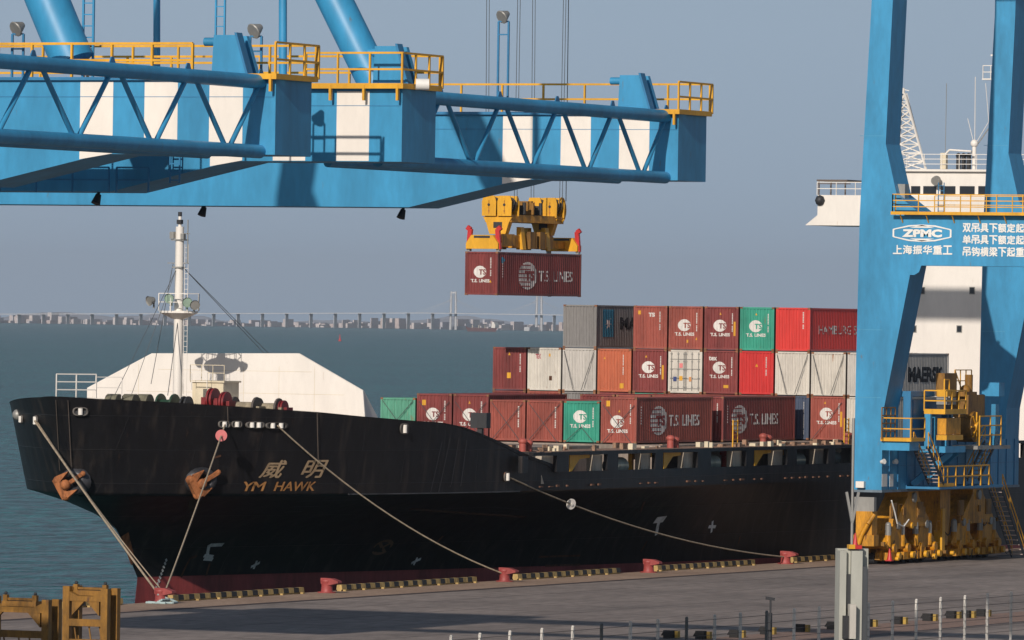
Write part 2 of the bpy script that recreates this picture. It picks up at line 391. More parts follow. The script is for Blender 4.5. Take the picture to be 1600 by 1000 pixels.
def ztop(Y):
    if Y <= _zt[0][0]: return _zt[0][1]
    for (a, za), (b_, zb) in zip(_zt, _zt[1:]):
        if Y <= b_: return za + (zb - za) * max(0, Y - a) / (b_ - a)
    return 6.2
YE = 540.
ship = thing('cargo_ship', (CL, 364.9, WL), 'black hulled container ship with white mast and wheelhouse moored along the quay', 'ship')
b = MB()
lev = [-5, -3.5, -2, -1, 0, .22, 1, 2, 3, 3.8, 4.5, 4.95, 5.1] ; up = [.02, .25, .5, .75, 1]
nY = 130
def stn(u): return u ** 2.0
rows = []
for i in range(len(lev) + len(up)):
    row = []
    for j in range(nY + 1):
        u = stn(j / nY)
        if i < len(lev): z = lev[i]; y = ystem(z) + (YE - ystem(z)) * u
        else:
            k = up[i - len(lev)]; y0 = 366.
            z = KN + 5.4 * k; y = ystem(z) + (YE - ystem(z)) * u; zt = ztop(y); z = KN + (zt - KN) * k
            y = ystem(z) + (YE - ystem(z)) * u
        row.append((y, z, half(y, z)))
    rows.append(row)
for sgn in (1, -1):
    vs = [(CL + sgn * hb, y, z) for row in rows for (y, z, hb) in row]
    W_ = nY + 1
    for i in range(len(rows) - 1):
        b.cur = 1 if rows[i+1][0][1] <= .23 else 0
        fs = [(i*W_+j, i*W_+j+1, (i+1)*W_+j+1, (i+1)*W_+j) for j in range(nY)]
        used = sorted({k for f in fs for k in f}); mp_ = {k: q for q, k in enumerate(used)}
        b.add([vs[k] for k in used], [tuple(mp_[k] for k in f) for f in fs], True)
# transom
b.cur = 0
b.add([(CL + s_ * r_[-1][2], YE, r_[-1][1]) for r_ in rows for s_ in (-1, 1)], [(2*i, 2*i+1, 2*i+3, 2*i+2) for i in range(len(rows)-1)])
hull = b.build('hull', [HULLB, HULLR], ship)
bm = bmesh.new(); bm.from_mesh(hull.data); bmesh.ops.remove_doubles(bm, verts=bm.verts, dist=.002)
bmesh.ops.recalc_face_normals(bm, faces=bm.faces); bm.to_mesh(hull.data); bm.free()
# inner bulwark face, rail cap and decks
b = MB(); c_ = MB(); ys = [365.2 + .35 * k for k in range(6)] + [367.4 + .8 * k for k in range(int((401.4 - 367.4) / .8) + 1)]
for sg in (1, -1):
    b = MB()
    for a, d in zip(ys, ys[1:]):
        pa, pb = half(a, ztop(a)), half(d, ztop(d)); zl_ = 9.15 if d < 386.5 else 5.4
        la, lb = min(pa, half(a, zl_)) - .4, min(pb, half(d, zl_)) - .4
        if la > .3: b.add([(CL+sg*la, a+.1, zl_), (CL+sg*lb, d+.1, zl_), (CL+sg*(pb-.25), d+.1, ztop(d)), (CL+sg*(pa-.25), a+.1, ztop(a))], [(0,1,2,3)])
        c_.add([(CL+sg*(pa+.04), a, ztop(a)+.03), (CL+sg*(pb+.04), d, ztop(d)+.03), (CL+sg*(pb-.32), d+.1, ztop(d)+.03), (CL+sg*(pa-.32), a+.1, ztop(a)+.03)], [(0,1,2,3)])
    b.build('bulwark', HULLB, ship)
c_.build('bulwark_cap', mat('worn cap rail', (.05, .05, .052), .5, var=.3), ship)
b = MB(); fy = [366.5 + 1.2 * k for k in range(19)]
for a, d in zip(fy, fy[1:]):
    pa, pb = half(a, 9.0) - .2, half(d, 9.0) - .2
    b.add([(CL-pa, a, 9.1), (CL+pa, a, 9.1), (CL+pb, d, 9.1), (CL-pb, d, 9.1)], [(0,1,2,3)])
b.box(CL-11, CL+11, 388, 388.1, 5.2, 8.7)
b.box(CL-11.5, CL+11.5, 388, 398, 5.1, 5.2); b.box(CL-12.2, CL+12.2, 398, 404, 5.3, 5.5); b.box(CL-13.9, CL+13.9, 412, YE, 5.3, 5.5); b.box(CL-13.2, CL+13.2, 404, 412, 5.3, 5.5)
b.build('deck', DECKM, ship)

def hx(Y, z, off=.04, side=1): return Vector((CL + side * (half(Y, z) + off), Y, z))
# ---- lettering and marks on the near bow
def hull_decal(name, V, Fc, y0, z0, m, sx=1, off=.05):
    step = [y0 + .3 * k for k in range(1, 60)]
    cuts = [(c - y0) / sx for c in step]
    o = map2d(name, V, Fc, lambda u, v: hx(y0 + u * sx, z0 + v, off), m, ship, cuts=cuts)
    return o
for txt, p0, p1, hgt, m_, sl, bold in (('Y', (372, 772), (388, 772), .52, ORAN, .35, 0), ('M', (389, 772), (407, 772), .52, ORAN, .35, 0), ('HAWK', (424, 772), (487, 772), .52, ORAN, .35, 0),
                                  ('威', (401, 747), (434, 747), 1.0, GOLD, .3, 0), ('明', (465, 747), (498, 747), 1.0, GOLD, .3, 0)):
    q0, q1 = hullhit(*p0), hullhit(*p1)
    V, Fc, wd = text2d(txt, bold, 4)
    V, Fc = shape2d([((V, Fc), (0, 0, 1, hgt, sl / max(.1, wd) * 0))])
    L_ = q1.y - q0.y
    for i, (dx, dz) in enumerate(((0, 0), (.05, .0), (.02, .035)) if hgt > .9 else ((0, 0), (.035, 0), (.018, .015))):
        hull_decal('lettering', [(x / wd * L_ + y * (.34 if hgt > .9 else .16) + dx, y + dz) for x, y in V], Fc, q0.y, max(q0.z, KN + .2), m_, off=.05 + .006*i)
def bar2d(x0, y0, x1, y1, wd):
    dx, dy = x1-x0, y1-y0; l = math.hypot(dx, dy); nx, ny = -dy/l*wd/2, dx/l*wd/2
    return [(x0+nx, y0+ny), (x0-nx, y0-ny), (x1-nx, y1-ny), (x1+nx, y1+ny)], [(0,1,2,3)]
def hull_marks(name, segs, m, wd=.12, off=.05):
    "segs: photograph-surveyed polylines on the hull, as painted strokes"
    b = MB()
    for sg in segs:
        pts = [hullhit(*p) for p in sg]
        for a, c in zip(pts, pts[1:]):
            if a is None or c is None: continue
            k = max(1, int((a - c).length / .5))
            for i in range(k):
                p, q = a.lerp(c, i / k), a.lerp(c, (i + 1) / k)
                t = (q - p).normalized(); nn = Vector((1, -.3, 0)).normalized(); s_ = t.cross(nn).normalized() * wd / 2
                vs = []
                for v in (p - s_, p + s_, q + s_, q - s_):
                    vs.append(hx(v.y, v.z, off))
                b.add(vs, [(0, 1, 2, 3)])
    return b.build(name, m, ship)
# bulbous bow symbol, tug marks and draught marks
hull_marks('bulb_mark', [[(325, 851), (322, 874)], [(326, 852), (347, 851)], [(317, 868), (331, 870)], [(317, 873), (331, 874)]], MARK, .2)
hull_marks('tug_mark', [[(390, 886), (404, 879)], [(395, 889), (400, 876)]], MARK, .16)
hull_marks('tug_mark', [[(641, 880), (656, 873)], [(645, 883), (651, 871)]], MARK, .16)
hull_marks('tug_mark', [[(1024, 836), (1029, 812)]], MARK, .28); hull_marks('tug_mark', [[(1022, 813), (1037, 811)]], MARK, .4)
hull_marks('tug_mark', [[(1106, 823), (1117, 823)], [(1112, 814), (1110, 832)]], MARK, .2)
hull_marks('tug_mark', [[(678, 851), (692, 836)], [(684, 834), (704, 832)]], mat('rust brown mark', (.14, .06, .035), .7), .25)
pts = [(596 + 15*math.cos(a), 855 - 9*math.sin(a) - 5*math.cos(a)) for a in [2*math.pi*k/14 for k in range(15)]]
hull_marks('thruster_mark', [pts, [(584, 862), (608, 849)], [(592, 848), (600, 863)]], mat('faded thruster mark', (.16, .09, .05), .7), .16)
hull_marks('draught_mark', [[(240 + k*1.9, 925 - k*5.4), (242 + k*1.9, 922.5 - k*5.4)] for k in range(10)], MARK, .22)
# fender scrapes, plating lines and the knuckle moulding
SCR = mat('scraped hull paint', (.055, .055, .06), .5, var=.3)
for seg in ([(684, 770), (702, 684)], [(697, 771), (716, 684)], [(708, 772), (728, 687)], [(671, 769), (689, 690)]): hull_marks('fender_line', [seg], SCR, .05)
for seg in ([(462, 783), (560, 781)], [(455, 792), (500, 791)], [(443, 800), (470, 799)], [(690, 795), (770, 792), (810, 796)]): hull_marks('scrape', [seg], SCR, .05)
RST = mat('rust streak', (.10, .042, .02), .8, var=.4, scale=3)
hull_marks('rust_streak', [[(193, 835), (203, 870), (212, 905)], [(197, 850), (206, 880)]], mat('bow rust', (.30, .11, .04), .85, var=.4, scale=3, rust=.4), .45)
hull_marks('rust_streak', [[(281, 902), (296, 872)], [(296, 872), (306, 869)], [(320, 900), (326, 880)]], RST, .16)
for seg in ([(330, 716), (343, 712)], [(300, 780), (297, 800)], [(640, 795), (700, 800), (820, 808)], [(1000, 800), (1006, 783)], [(1152, 850), (1155, 838)], [(1000, 862), (1010, 845)], [(840, 870), (905, 868)], [(850, 884), (905, 882)]): hull_marks('rust_streak', [seg], RST, .12)
b = MB(); yk = [381 + 2*k for k in range(9)]
for a, d in zip(yk, yk[1:]): b.bar(hx(a, KN, .02), hx(d, KN, .02), .1, .07)
b.build('rubbing_strake', SCR, ship)
# scupper lips along the side and the raised side plating with its openings
b = MB(); g_ = random.Random(3)
for k in range(54):
    y = 398.6 + k * 1.22 + g_.uniform(-.2, .2)
    if g_.random() < .65: b = MB(); h_ = g_.uniform(.05, .12); b.box(CL+HB+.0, CL+HB+.10, y, y + g_.uniform(.15, .6), 5.32, 5.32+h_); b.build('scupper', mat('scupper rust', (.20, .10, .06), .8, var=.3, rust=.3), ship)
b = MB(); b.box(CL+HB-.3, CL+HB-.02, 397.7, 520, 7.18, 7.38)
prs = [(817, 826), (871, 890), (950, 967), (1025, 1037), (1091, 1112), (1167, 1179), (1231, 1246), (1295, 1306), (1358, 1374), (1420, 1432), (1484, 1498), (1548, 1560), (1600, 1612), (1660, 1672)]; prs = [(at(a, 710, X=CL+HB).y, at(c, 710, X=CL+HB).y) for a, c in prs]
for a, c in prs: b.box(CL+HB-.28, CL+HB-.03, a, c, 6.19, 7.19)
b.build('side_plating', HULLB, ship)
for e, _c in prs[1:]:
    b = MB(); b.box(CL+HB-.75, CL+HB-.35, e - 1.5, e - .05, 5.5, 7.15); b.build('frame_plate', mat('dirty cream plating', (.50, .44, .35), .6, var=.25, rust=.3), ship)
for i, y in enumerate([404.5, 405.8, 414.6, 416.2, 425.5, 430.0, 438.4, 439.6, 447.2, 448.5, 456, 457.4]):
    b = MB(); x = CL + HB - 1.3
    if i % 4 in (2, 3):
        b.prism([(y, 7.15), (y+1.6, 7.15), (y+1.6, 6.9), (y+.3, 6.75), (y+.3, 5.5), (y, 5.5)], 'x', x, x + .25); b.build('rail_bracket', YEL, ship)
    elif i % 4 == 0:
        b.tube((x, y, 6.5), (x, y+1.2, 6.5), .45, n=12); b.box(x-.4, x+.4, y-.1, y+.15, 5.5, 7.0); b.build('winch', mat('sage winch paint', (.30, .33, .28), .6, var=.3, rust=.4), ship)
    else:
        b.tube((x, y, 5.5), (x, y, 6.9), .28, n=10); b.ball((x, y, 7.0), .42, sz=.6); b.build('vent', RED if i % 3 else CREAM, ship)
b = MB(); b.box(CL-13, CL+HB-3.0, 423.5, 466.3, 5.5, 7.5); b.box(CL-11, CL+HB-5.2, 399, 419, 5.5, 7.5)
b.build('hatch_coaming', mat('coaming dull paint', (.34, .28, .23), .7, var=.3, rust=.3), ship)
g_ = random.Random(5); b = MB(); b2 = MB()
for k in range(90):
    y = 399 + g_.random() * 66; x = CL + HB - g_.uniform(.5, 4.2 if y < 425 else 2.9); h_ = g_.uniform(.1, .38)
    if 421 < y < 424: continue
    (b if k % 3 else b2).box(x, x + g_.uniform(.1, .4), y, y + g_.uniform(.15, .7), 7.39, 7.39 + h_)
b.box(CL+HB-3.2, CL+HB-.35, 401, 466, 7.36, 7.40)
for i, (e, _c) in enumerate(prs[2:8]):
    y0_ = prs[i+1][1]
    if i % 2 == 0:
        bb = MB(); bb.prism([(y0_+1.2, 7.17), (e-1.6, 7.17), (e-1.6, 6.98), (y0_+2.6, 6.9), (y0_+1.5, 6.2), (y0_+1.5, 5.6), (y0_+1.2, 5.6)], 'x', CL+HB-.7, CL+HB-.5); bb.build('rail_bracket', YEL, ship)
    else:
        bb = MB(); bb.tube((CL+HB-1.0, y0_+1.0, 6.4), (CL+HB-1.0, y0_+2.6, 6.4), .55, n=14); bb.build('winch', mat('sage winch paint', (.30, .33, .28), .6), ship)
        bb = MB(); bb.tube((CL+HB-.8, y0_+.7, 5.6), (CL+HB-.8, y0_+.7, 7.1), .2, n=10); bb.build('vent', mat('salmon vent', (.40, .09, .07), .6), ship)
struct(b.build('lashing_gear', mat('rusty deck gear', (.36, .22, .14), .7, var=.4, scale=3, rust=.5), ship), 'stuff'); struct(b2.build('lashing_fittings', CREAM, ship), 'stuff')
for y in (399.4, 421.6, 436.6, 451.0):
    b = MB(); x = CL+HB-1.5; b.tube((x, y, 7.4), (x, y, 7.9), .22, n=10); b.ball((x, y, 8.0), .3, sz=.7); b.tube((x, y+.8, 7.4), (x, y+.8, 7.8), .22, n=10); b.ball((x, y+.8, 7.9), .3, sz=.7); b.build('vent', mat('salmon vent', (.40, .09, .07), .6), ship)
for y in (429.8, 448.6):
    b = MB(); x = CL+HB-.75
    for dy in (0, .75): b.bar((x, y+dy, 7.4), (x, y+dy, 9.1), .07)
    for k in range(6): b.bar((x, y, 7.6+k*.28), (x, y+.75, 7.6+k*.28), .05)
    b.build('ladder', YEL, ship)
b = MB(); b.rail([(CL+1.9, 399.0, 7.5), (CL+9.5, 399.0, 7.5)], .9, .035, 1.6); b.build('railing', mat('orange rail paint', (.60, .25, .05), .6), ship)
b = MB(); b.rail([(CL-3.4, 397.4, 8.3), (CL+3.4, 397.4, 8.3)], 1.1, .035, 1.6); b.bar((CL+3.4, 397.4, 9.4), (CL+5.9, 397.4, 8.4), .06); b.build('railing', WHITE, ship)
q = at(747, 657, Y=397.0); b = MB(); b.box(q.x-.5, q.x+.55, 397, 397.6, q.z-.45, q.z+.45); b.box(q.x-.1, q.x+.2, 397.1, 397.4, 5.2, q.z-.45); b.build('control_box', DARK, ship)
# ---- foredeck
BW = MB(); yb = 386.0
pl = [at(x, y, Y=yb) for x, y in ((136, 606), (237, 552), (467, 552), (567, 610), (571, 650), (136, 650))]
pl = [(p.x, p.z) for p in pl]; pl[4] = (pl[4][0], 9.1); pl[5] = (pl[5][0], 9.1)
BW.prism(pl, 'y', yb, yb + .12)
x1, zt = pl[3]; BW.prism([(yb+.12, 9.1), (yb+.12, zt), (yb+2.2, 9.3), (yb+2.2, 9.1)], 'x', x1 - .12, x1)
for k in range(9):
    x = pl[0][0] + 1.6 + k * 1.9; BW.prism([(yb+.12, 9.1), (yb+.12, min(12.4, zt+.1)), (yb+2.4, 9.1)], 'x', x, x+.08)
bwk = BW.build('breakwater', WHITE, ship)
b = MB()
for z, e_ in ((10.7, 1.2), (12.0, 3.3)): b.box(pl[0][0]+e_+1.4, pl[3][0]-e_, yb-.006, yb-.001, z, z+.02)
for k in range(6): b.box(pl[0][0]+3.4+k*2.3, pl[0][0]+3.42+k*2.3, yb-.006, yb-.001, 9.2, 12.3)
b.build('weld_seam', CREAM, bwk)
MX, MY = at(277.5, 600, Y=379.5).x, 379.5
b = MB(); b.tube((MX, MY, 9.1), (MX, MY, 10.4), .34, .34, 12); b.tube((MX, MY, 10.4), (MX, MY, 15.4), .27, .27, 12); b.tube((MX, MY, 15.4), (MX, MY, 20.3), .26, .24, 12)
b.tube((MX, MY, 20.3), (MX, MY, 20.9), .1, n=8); mast = b.build('foremast', WHITE, ship)
b = MB(); b.tube((MX, MY, 9.1), (MX, MY, 10.2), .37, n=12, cap=False); b.build('mast_foot', CREAM, mast)
pz = at(278, 489, Y=MY).z
b = MB(); n_ = 14
b.add([(MX + r_*math.cos(2*math.pi*k/n_), MY + r_*.8*math.sin(2*math.pi*k/n_), z) for r_, z in ((.35, pz-.35), (1.15, pz), (1.15, pz+.12)) for k in range(n_)],
      [(i*n_+k, i*n_+(k+1) % n_, (i+1)*n_+(k+1) % n_, (i+1)*n_+k) for i in range(2) for k in range(n_)] + [tuple(range(2*n_, 3*n_))], False)
b.build('platform', WHITE, mast)
b = MB()
pr = [(MX + 1.3*math.cos(2*math.pi*k/8), MY + 1.0*math.sin(2*math.pi*k/8), pz+.12) for k in range(9)]
b.rail(pr, 1.0, .022, 5); b.build('platform_rail', WHITE, mast)
for dx, dz, yaw in ((-1.25, .55, -.5), (-.1, .7, 0), (.9, .5, .5), (1.35, .35, .6)):
    b = MB(); c0 = Vector((MX+dx, MY-.7, pz+.2+dz)); dr = Vector((math.sin(yaw), -math.cos(yaw), -.25)).normalized()
    b.tube(c0, c0 + dr*.38, .16, .3, 10, False); b.tube(c0 + dr*.30, c0+dr*.32, .26, n=10); b.bar(c0, c0 - Vector((0,0,.5)), .08)
    b.build('floodlight', MINT if abs(dx) < 1 else GREYM, mast)
b = MB(); b.box(MX-.42, MX+.42, MY-.3, MY+.3, 19.5, 19.58); b.box(MX-.45, MX-.2, MY-.4, MY-.1, 19.6, 20.0); b.box(MX+.2, MX+.4, MY-.3, MY, 19.55, 19.9)
b.bar((MX-.65, MY, 19.9), (MX+.65, MY, 19.9), .05); b.bar((MX-.75, MY, 18.2), (MX+.6, MY, 18.2), .05); b.bar((MX+.52, MY, 18.2), (MX+.52, MY, 20.7), .05); b.box(MX-.3, MX+.3, MY-.3, MY+.2, 17.9, 18.0)
b.build('lamp_bracket', GREYM, mast)
b = MB(); b.tube((MX, MY, 20.9), (MX, MY, 21.15), .12, n=8); b.box(MX-.14, MX+.14, MY-.14, MY+.14, 20.45, 20.7); b.build('navigation_light', DARK, mast)
b = MB()
for dx in (.33, .55): b.bar((MX+dx, MY+.05, 9.4), (MX+dx, MY+.05, 19.3), .025)
for k in range(33): b.bar((MX+.33, MY+.05, 9.5+k*.3), (MX+.55, MY+.05, 9.5+k*.3), .02)
b.build('ladder', WHITE, mast)
b = MB(); b.bar((MX-.2, MY, 11), (MX-.2, MY-.02, 11.9), .1); b.rail([(MX+.9, MY, 10.9), (MX+1.9, MY, 10.9)], 1.0, .02, 1); b.build('foot_platform', WHITE, mast)
STW = mat('stay wire', (.10, .11, .12), .6)
for a, c in (((MX-.15, MY, 18.0), at(205, 618, Y=376)), ((MX-.1, MY, 18.0), at(175, 626, Y=372)), ((MX+.2, MY, 18.0), at(500, 645, Y=391)), ((MX+.2, MY, 18.0), at(512, 645, Y=391.5)), ((MX-.4, MY, 18.2), at(236, 600, Y=378)), ((MX, MY, 15.2), at(262, 618, Y=377))):
    b = MB(); b.tube(a, c, .022, n=4); b.build('stay', STW, mast)
# deck house beside the mast, winches, drums
b = MB(); q = at(330, 625, Y=380.8); b.box(MX+.6, MX+2.6, 380.2, 382.2, 9.1, 11.35); b.box(MX+.5, MX+2.7, 380.1, 382.3, 11.35, 11.45); b.build('deck_locker', CREAM, ship)
b = MB(); b.rail([(MX+.5, 380.1, 11.45), (MX+2.7, 380.1, 11.45)], .9, .02, .8); b.build('railing', CREAM, ship)
def drum(px, r_, wd, m_, y=376.5, name='mooring_winch', zc=10.15, flange=None):
    q = at(px, 626, Y=y); b = MB(); x = q.x
    b.tube((x-wd/2, y, zc), (x-wd/2+.12, y, zc), r_, n=16); b.tube((x+wd/2-.12, y, zc), (x+wd/2, y, zc), r_, n=16)
    o = b.build(name, flange or m_, ship); b = MB()
    b.tube((x-wd/2+.1, y, zc), (x+wd/2-.1, y, zc), r_*.55, n=14); b.build('drum', m_, o)
    b = MB(); b.box(x-wd/2-.35, x-wd/2-.1, y-.5, y+.5, 9.1, zc+.15); b.build('gear_case', m_, o); b = MB(); b.box(x+wd/2+.1, x+wd/2+.3, y-.4, y+.4, 9.1, zc+.1); b.build('bearing_stand', m_, o)
GRN = mat('dark green winch paint', (.025, .075, .045), .5, var=.2); KHK = mat('khaki rope drum', (.36, .31, .22), .8, var=.3, scale=3)
DRED = mat('dull winch red', (.24, .018, .022), .5, var=.25)
DKG = mat('grey brown flange', (.12, .10, .09), .6, var=.3, rust=.4)
drum(262, .72, 1.0, GRN, zc=9.98); drum(291, .6, .4, DARK, zc=9.98); drum(333, .68, .34, DRED, 374.5, zc=10.42); drum(352, .62, .30, DRED, 374.2, zc=10.28)
drum(384, .62, 1.5, KHK, 375.6, flange=DKG, zc=10.0); drum(420, .62, 1.4, KHK, 376.4, flange=DKG, zc=9.95); drum(442, .5, .3, DRED, 376.6, zc=9.95)
for i, px in enumerate((178, 204, 226)):
    q = at(px, 625, Y=371.5 + i); b = MB(); b.tube((q.x-.35, q.y, 10.15), (q.x+.35, q.y, 10.15), .55, n=14); b.build('rope_reel', mat('olive reel', (.20, .19, .13), .7, var=.3), ship)
b = MB(); q = at(305, 622, Y=378); b.box(q.x, q.x+.5, 378, 378.5, 9.1, 11); b.build('vent', CREAM, ship)
# bow rail
b = MB(); pa, pb, pc = at(88, 622, Y=366.8), at(150, 622, Y=369.0), at(190, 622, Y=370.3)
pa.z = pb.z = pc.z = 10.45
b.rail([pa, pb], 1.35, .035, 1.3, mids=(.35, .68)); b.rail([pb, pc], 1.2, .02, 1.2); b.build('bow_rail', WHITE, ship)
# fairleads and chocks
def chock(px, py, wd, ht, far=False):
    q = hullhit(px, py); h0 = hx(q.y, q.z, .02)
    t = (hx(q.y+.3, q.z) - hx(q.y-.3, q.z)).normalized(); u = Vector((0, 0, 1)); nrm = t.cross(u).normalized()
    if nrm.y > 0: nrm = -nrm
    side = 1
    if q.x < CL:
        h0 = Vector((CL - half(q.y, q.z) - .02, q.y, q.z)); t = (Vector((CL-half(q.y+.3, q.z), q.y+.3, q.z)) - h0).normalized()
        nrm = t.cross(u).normalized(); nrm = -nrm if nrm.y > 0 else nrm
    b = MB(); n_ = 16; vs = []
    for rr, off in ((1.0, .02), (1.0, .12), (.78, .12), (.74, -.0)):
        for k in range(n_):
            a = 2*math.pi*k/n_; cx = math.copysign(abs(math.cos(a)) ** .6, math.cos(a)); sy = math.copysign(abs(math.sin(a)) ** .8, math.sin(a))
            vs.append(h0 + t*(wd/2*cx*(rr if wd > ht*1.5 else rr)) + u*(ht/2*sy*rr) + nrm*off)
    b.add(vs, [(i*n_+k, i*n_+(k+1) % n_, (i+1)*n_+(k+1) % n_, (i+1)*n_+k) for i in range(3) for k in range(n_)], True)
    o = b.build('fairlead', mat('worn fairlead steel', (.12, .11, .10), .6, var=.4, rust=.4), ship)
    b = MB(); b.add(vs[3*n_:], [tuple(range(n_))]); 
    k = max(1, int(wd / .55))
    b2 = MB()
    for i in range(k):
        c0 = h0 + t*(wd*.72*((i+.5)/k-.5)) + nrm*.1; b2.tube(c0 - u*ht*.36, c0 + u*ht*.36, .14, n=8)
    b.build('fairlead_opening', DARK, o); b2.build('roller', WHITE, o)
    return h0 + nrm*.15
ck = {}
ck['a'] = chock(59, 657, .5, .6); chock(36, 655, .45, .5); chock(123, 643, .9, .5)
ck['b'] = chock(349, 663, .8, .42); chock(368, 663, .7, .4); chock(397, 664, 1.3, .4); ck['c'] = chock(430, 665, 1.6, .4); chock(630, 670, .75, .65); ck['d'] = chock(790, 745, .6, .6)
b = MB(); q = hullhit(28, 648); b.ball((q.x, q.y, q.z), .33); b.build('bow_lamp', GREYM, ship)
# anchors in their pockets
def anchor(px, py, sgn):
    q = hullhit(px, py); h0 = q
    nrm = (Vector((.8, -.6, -.1)) if sgn > 0 else Vector((-.1, -1, -.1))).normalized(); t = Vector((0, 0, 1)).cross(nrm).normalized(); u = nrm.cross(t)
    b = MB(); n_ = 16
    for r0, r1, o0, o1 in ((.95, .8, -.1, .45), ):
        vs = [h0 + nrm*o + t*math.cos(2*math.pi*k/n_)*r_*1.05 + u*(math.sin(2*math.pi*k/n_)*r_*.85) for r_, o in ((r0, o0), (r1, o1), (r1*.6, o1), (.3, -.1)) for k in range(n_)]
        b.add(vs, [(i*n_+k, i*n_+(k+1) % n_, (i+1)*n_+(k+1) % n_, (i+1)*n_+k) for i in range(3) for k in range(n_)], True)
    b.build('hawse_pipe', mat('bare steel rim', (.06, .062, .07), .4, .3, var=.3), ship)
    b = MB(); k = nrm * .5; ax = (t * .85 + u * .5).normalized(); pr = ax.cross(nrm).normalized()
    c0 = h0 + k - ax*.15
    b.bar(c0 - ax*.3, c0 + ax*1.15, .22, .2, up=nrm)
    b.bar(c0 - ax*.5 - pr*.62, c0 - ax*.5 + pr*.62, .5, .45, up=nrm)
    for s_ in (-1, 1):
        a0 = c0 - ax*.35 + pr*s_*.5; q0 = a0 - nrm*.05
        b.add([q0 - pr*.2, q0 + pr*.2, q0 + ax*.75 + pr*s_*.08, q0 - pr*.2 + nrm*.32, q0 + pr*.2 + nrm*.32, q0 + ax*.75 + pr*s_*.08 + nrm*.14], [(0,1,2), (3,5,4), (0,3,4,1), (1,4,5,2), (2,5,3,0)])
        b.ball(a0 - ax*.22, .27, 10)
    b.ball(c0 + ax*1.15, .16, 8); b.ball(c0 - ax*.1 + nrm*.2, .3, 10)
    b.build('anchor', RUST, ship)
anchor(313, 750, 1); anchor(118, 752, -1)
# ---- wheelhouse block
SY = 505.
def S(px, py, y=SY): return at(px, py, Y=y)
xl = S(1343, 500).x; xr_ = CL - (xl - CL); zb = 5.5; zr = S(1410, 420).z
b = MB(); b.box(xl, xr_ + 6, SY, SY + 16, zb, S(1410, 345).z); acc = b.build('accommodation', WHITE, ship)
for px, py in ((1441, 454), (1519, 454), (1428, 514), (1499, 514), (1441, 394), (1519, 394)):
    q = S(px, py); b = MB(); b.box(q.x-.22, q.x+.22, SY-.03, SY-.01, q.z-.27, q.z+.27); fr_ = b.build('window', GREYM, acc)
    b = MB(); b.box(q.x-.16, q.x+.16, SY-.05, SY-.031, q.z-.21, q.z+.21); b.build('pane', GLASS, fr_)
wl = S(1270, 345); z0, z1, z2, z3 = S(1410, 345).z, S(1400, 307).z, S(1420, 290).z, S(1410, 268).z
wx = wl.x + .85
b = MB(); b.prism([(wx, z0+.35), (wx, z1+.05), (CL-(wx-CL), z1+.05), (CL-(wx-CL), z0+.35), (CL+12, z0-.4), (CL-12, z0-.4)], 'y', SY-1.2, SY+5); wing = b.build('bridge_wing', WHITE, ship)
b = MB(); xa = S(1416, 300).x; b.box(xa, xr_, SY-.6, SY+7, z1-.3, z3); b.box(xa-.25, xr_+.2, SY-.9, SY+7.2, z3, z3+.16)
wh = b.build('wheelhouse', WHITE, ship)
for a, c in ((1424, 1438), (1443, 1463), (1470, 1493), (1500, 1523), (1529, 1548), (1556, 1576)):
    qa, qb = S(a, 292, SY-.6), S(c, 303, SY-.6); b = MB(); b.box(qa.x, qb.x, SY-.66, SY-.61, S(a, 304).z, S(a, 291).z); b.build('window', GLASS, wh)
b = MB(); b.box(S(1416, 300).x-.9, S(1416, 300).x-.05, SY-1.0, SY+2, z1, z2+.8); b.build('wing_locker', mat('brown grey panel', (.12, .105, .10), .6), wing)
b = MB(); q = S(1464, 281, SY-1); b.tube((q.x, q.y, q.z), (q.x, q.y-.4, q.z-.1), .32, n=12); b.bar((q.x, q.y, q.z), (q.x, q.y+.5, q.z-.6), .08); b.build('searchlight', GREYM, wh)
# wing end shelter and gear
b = MB(); qa, qb = S(1276, 283, SY-.5), S(1328, 283, SY-.5)
b.box(qa.x, qb.x-.2, SY-.5, SY+2.5, qa.z, qa.z+.12)
for x in (qa.x+.15, qa.x+1.1, qb.x-.4): b.bar((x, SY-.4, z1), (x, SY-.4, qa.z), .09)
b.bar((qa.x, SY-.4, z1+.9), (qb.x, SY-.4, z1+.9), .07); b.build('wing_canopy', mat('canopy brown', (.14, .11, .09), .7), wing)
b = MB(); b.rail([(qa.x + .3, SY-1.1, z1+.05), (xl+3, SY-1.1, z1+.05)], .95, .03, 1.4); b.build('railing', WHITE, wing)
b = MB(); b.ball((wx+.2, SY-1.25, z1-.35), .4, 8); b.build('wing_lamp', DARK, wing)
# monkey island: rail, lattice mast, antennas
b = MB(); b.rail([(xa+.3, SY-.7, z3+.16), (xr_, SY-.7, z3+.16)], 1.1, .025, 1.3, mids=(.35, .68)); b.build('railing', WHITE, wh)
b = MB(); base = [S(1404, 268, SY+1), S(1447, 268, SY+1), S(1404, 268, SY+3.0), S(1447, 268, SY+3.0)]; tp = S(1411, 146, SY+2); tp2 = S(1414, 146, SY+2)
for p in base: p.z = z3+.16
tops = [tp + Vector((-.15, -.15, 0)), tp + Vector((.2, -.15, 0)), tp + Vector((-.15, .15, 0)), tp + Vector((.2, .15, 0))]
NL = 9
for i in range(4): b.bar(base[i], tops[i], .12)
for k in range(NL):
    f0, f1 = 1 - (1 - k/NL) ** 1.0, (k+1)/NL
    for i, j in ((0, 1), (2, 3), (0, 2), (1, 3)):
        a0, a1, b0, b1 = base[i].lerp(tops[i], f0), base[i].lerp(tops[i], f1), base[j].lerp(tops[j], f0), base[j].lerp(tops[j], f1)
        b.bar(a0, b1, .06); b.bar(b0, a1, .06); b.bar(a1, b1, .06)
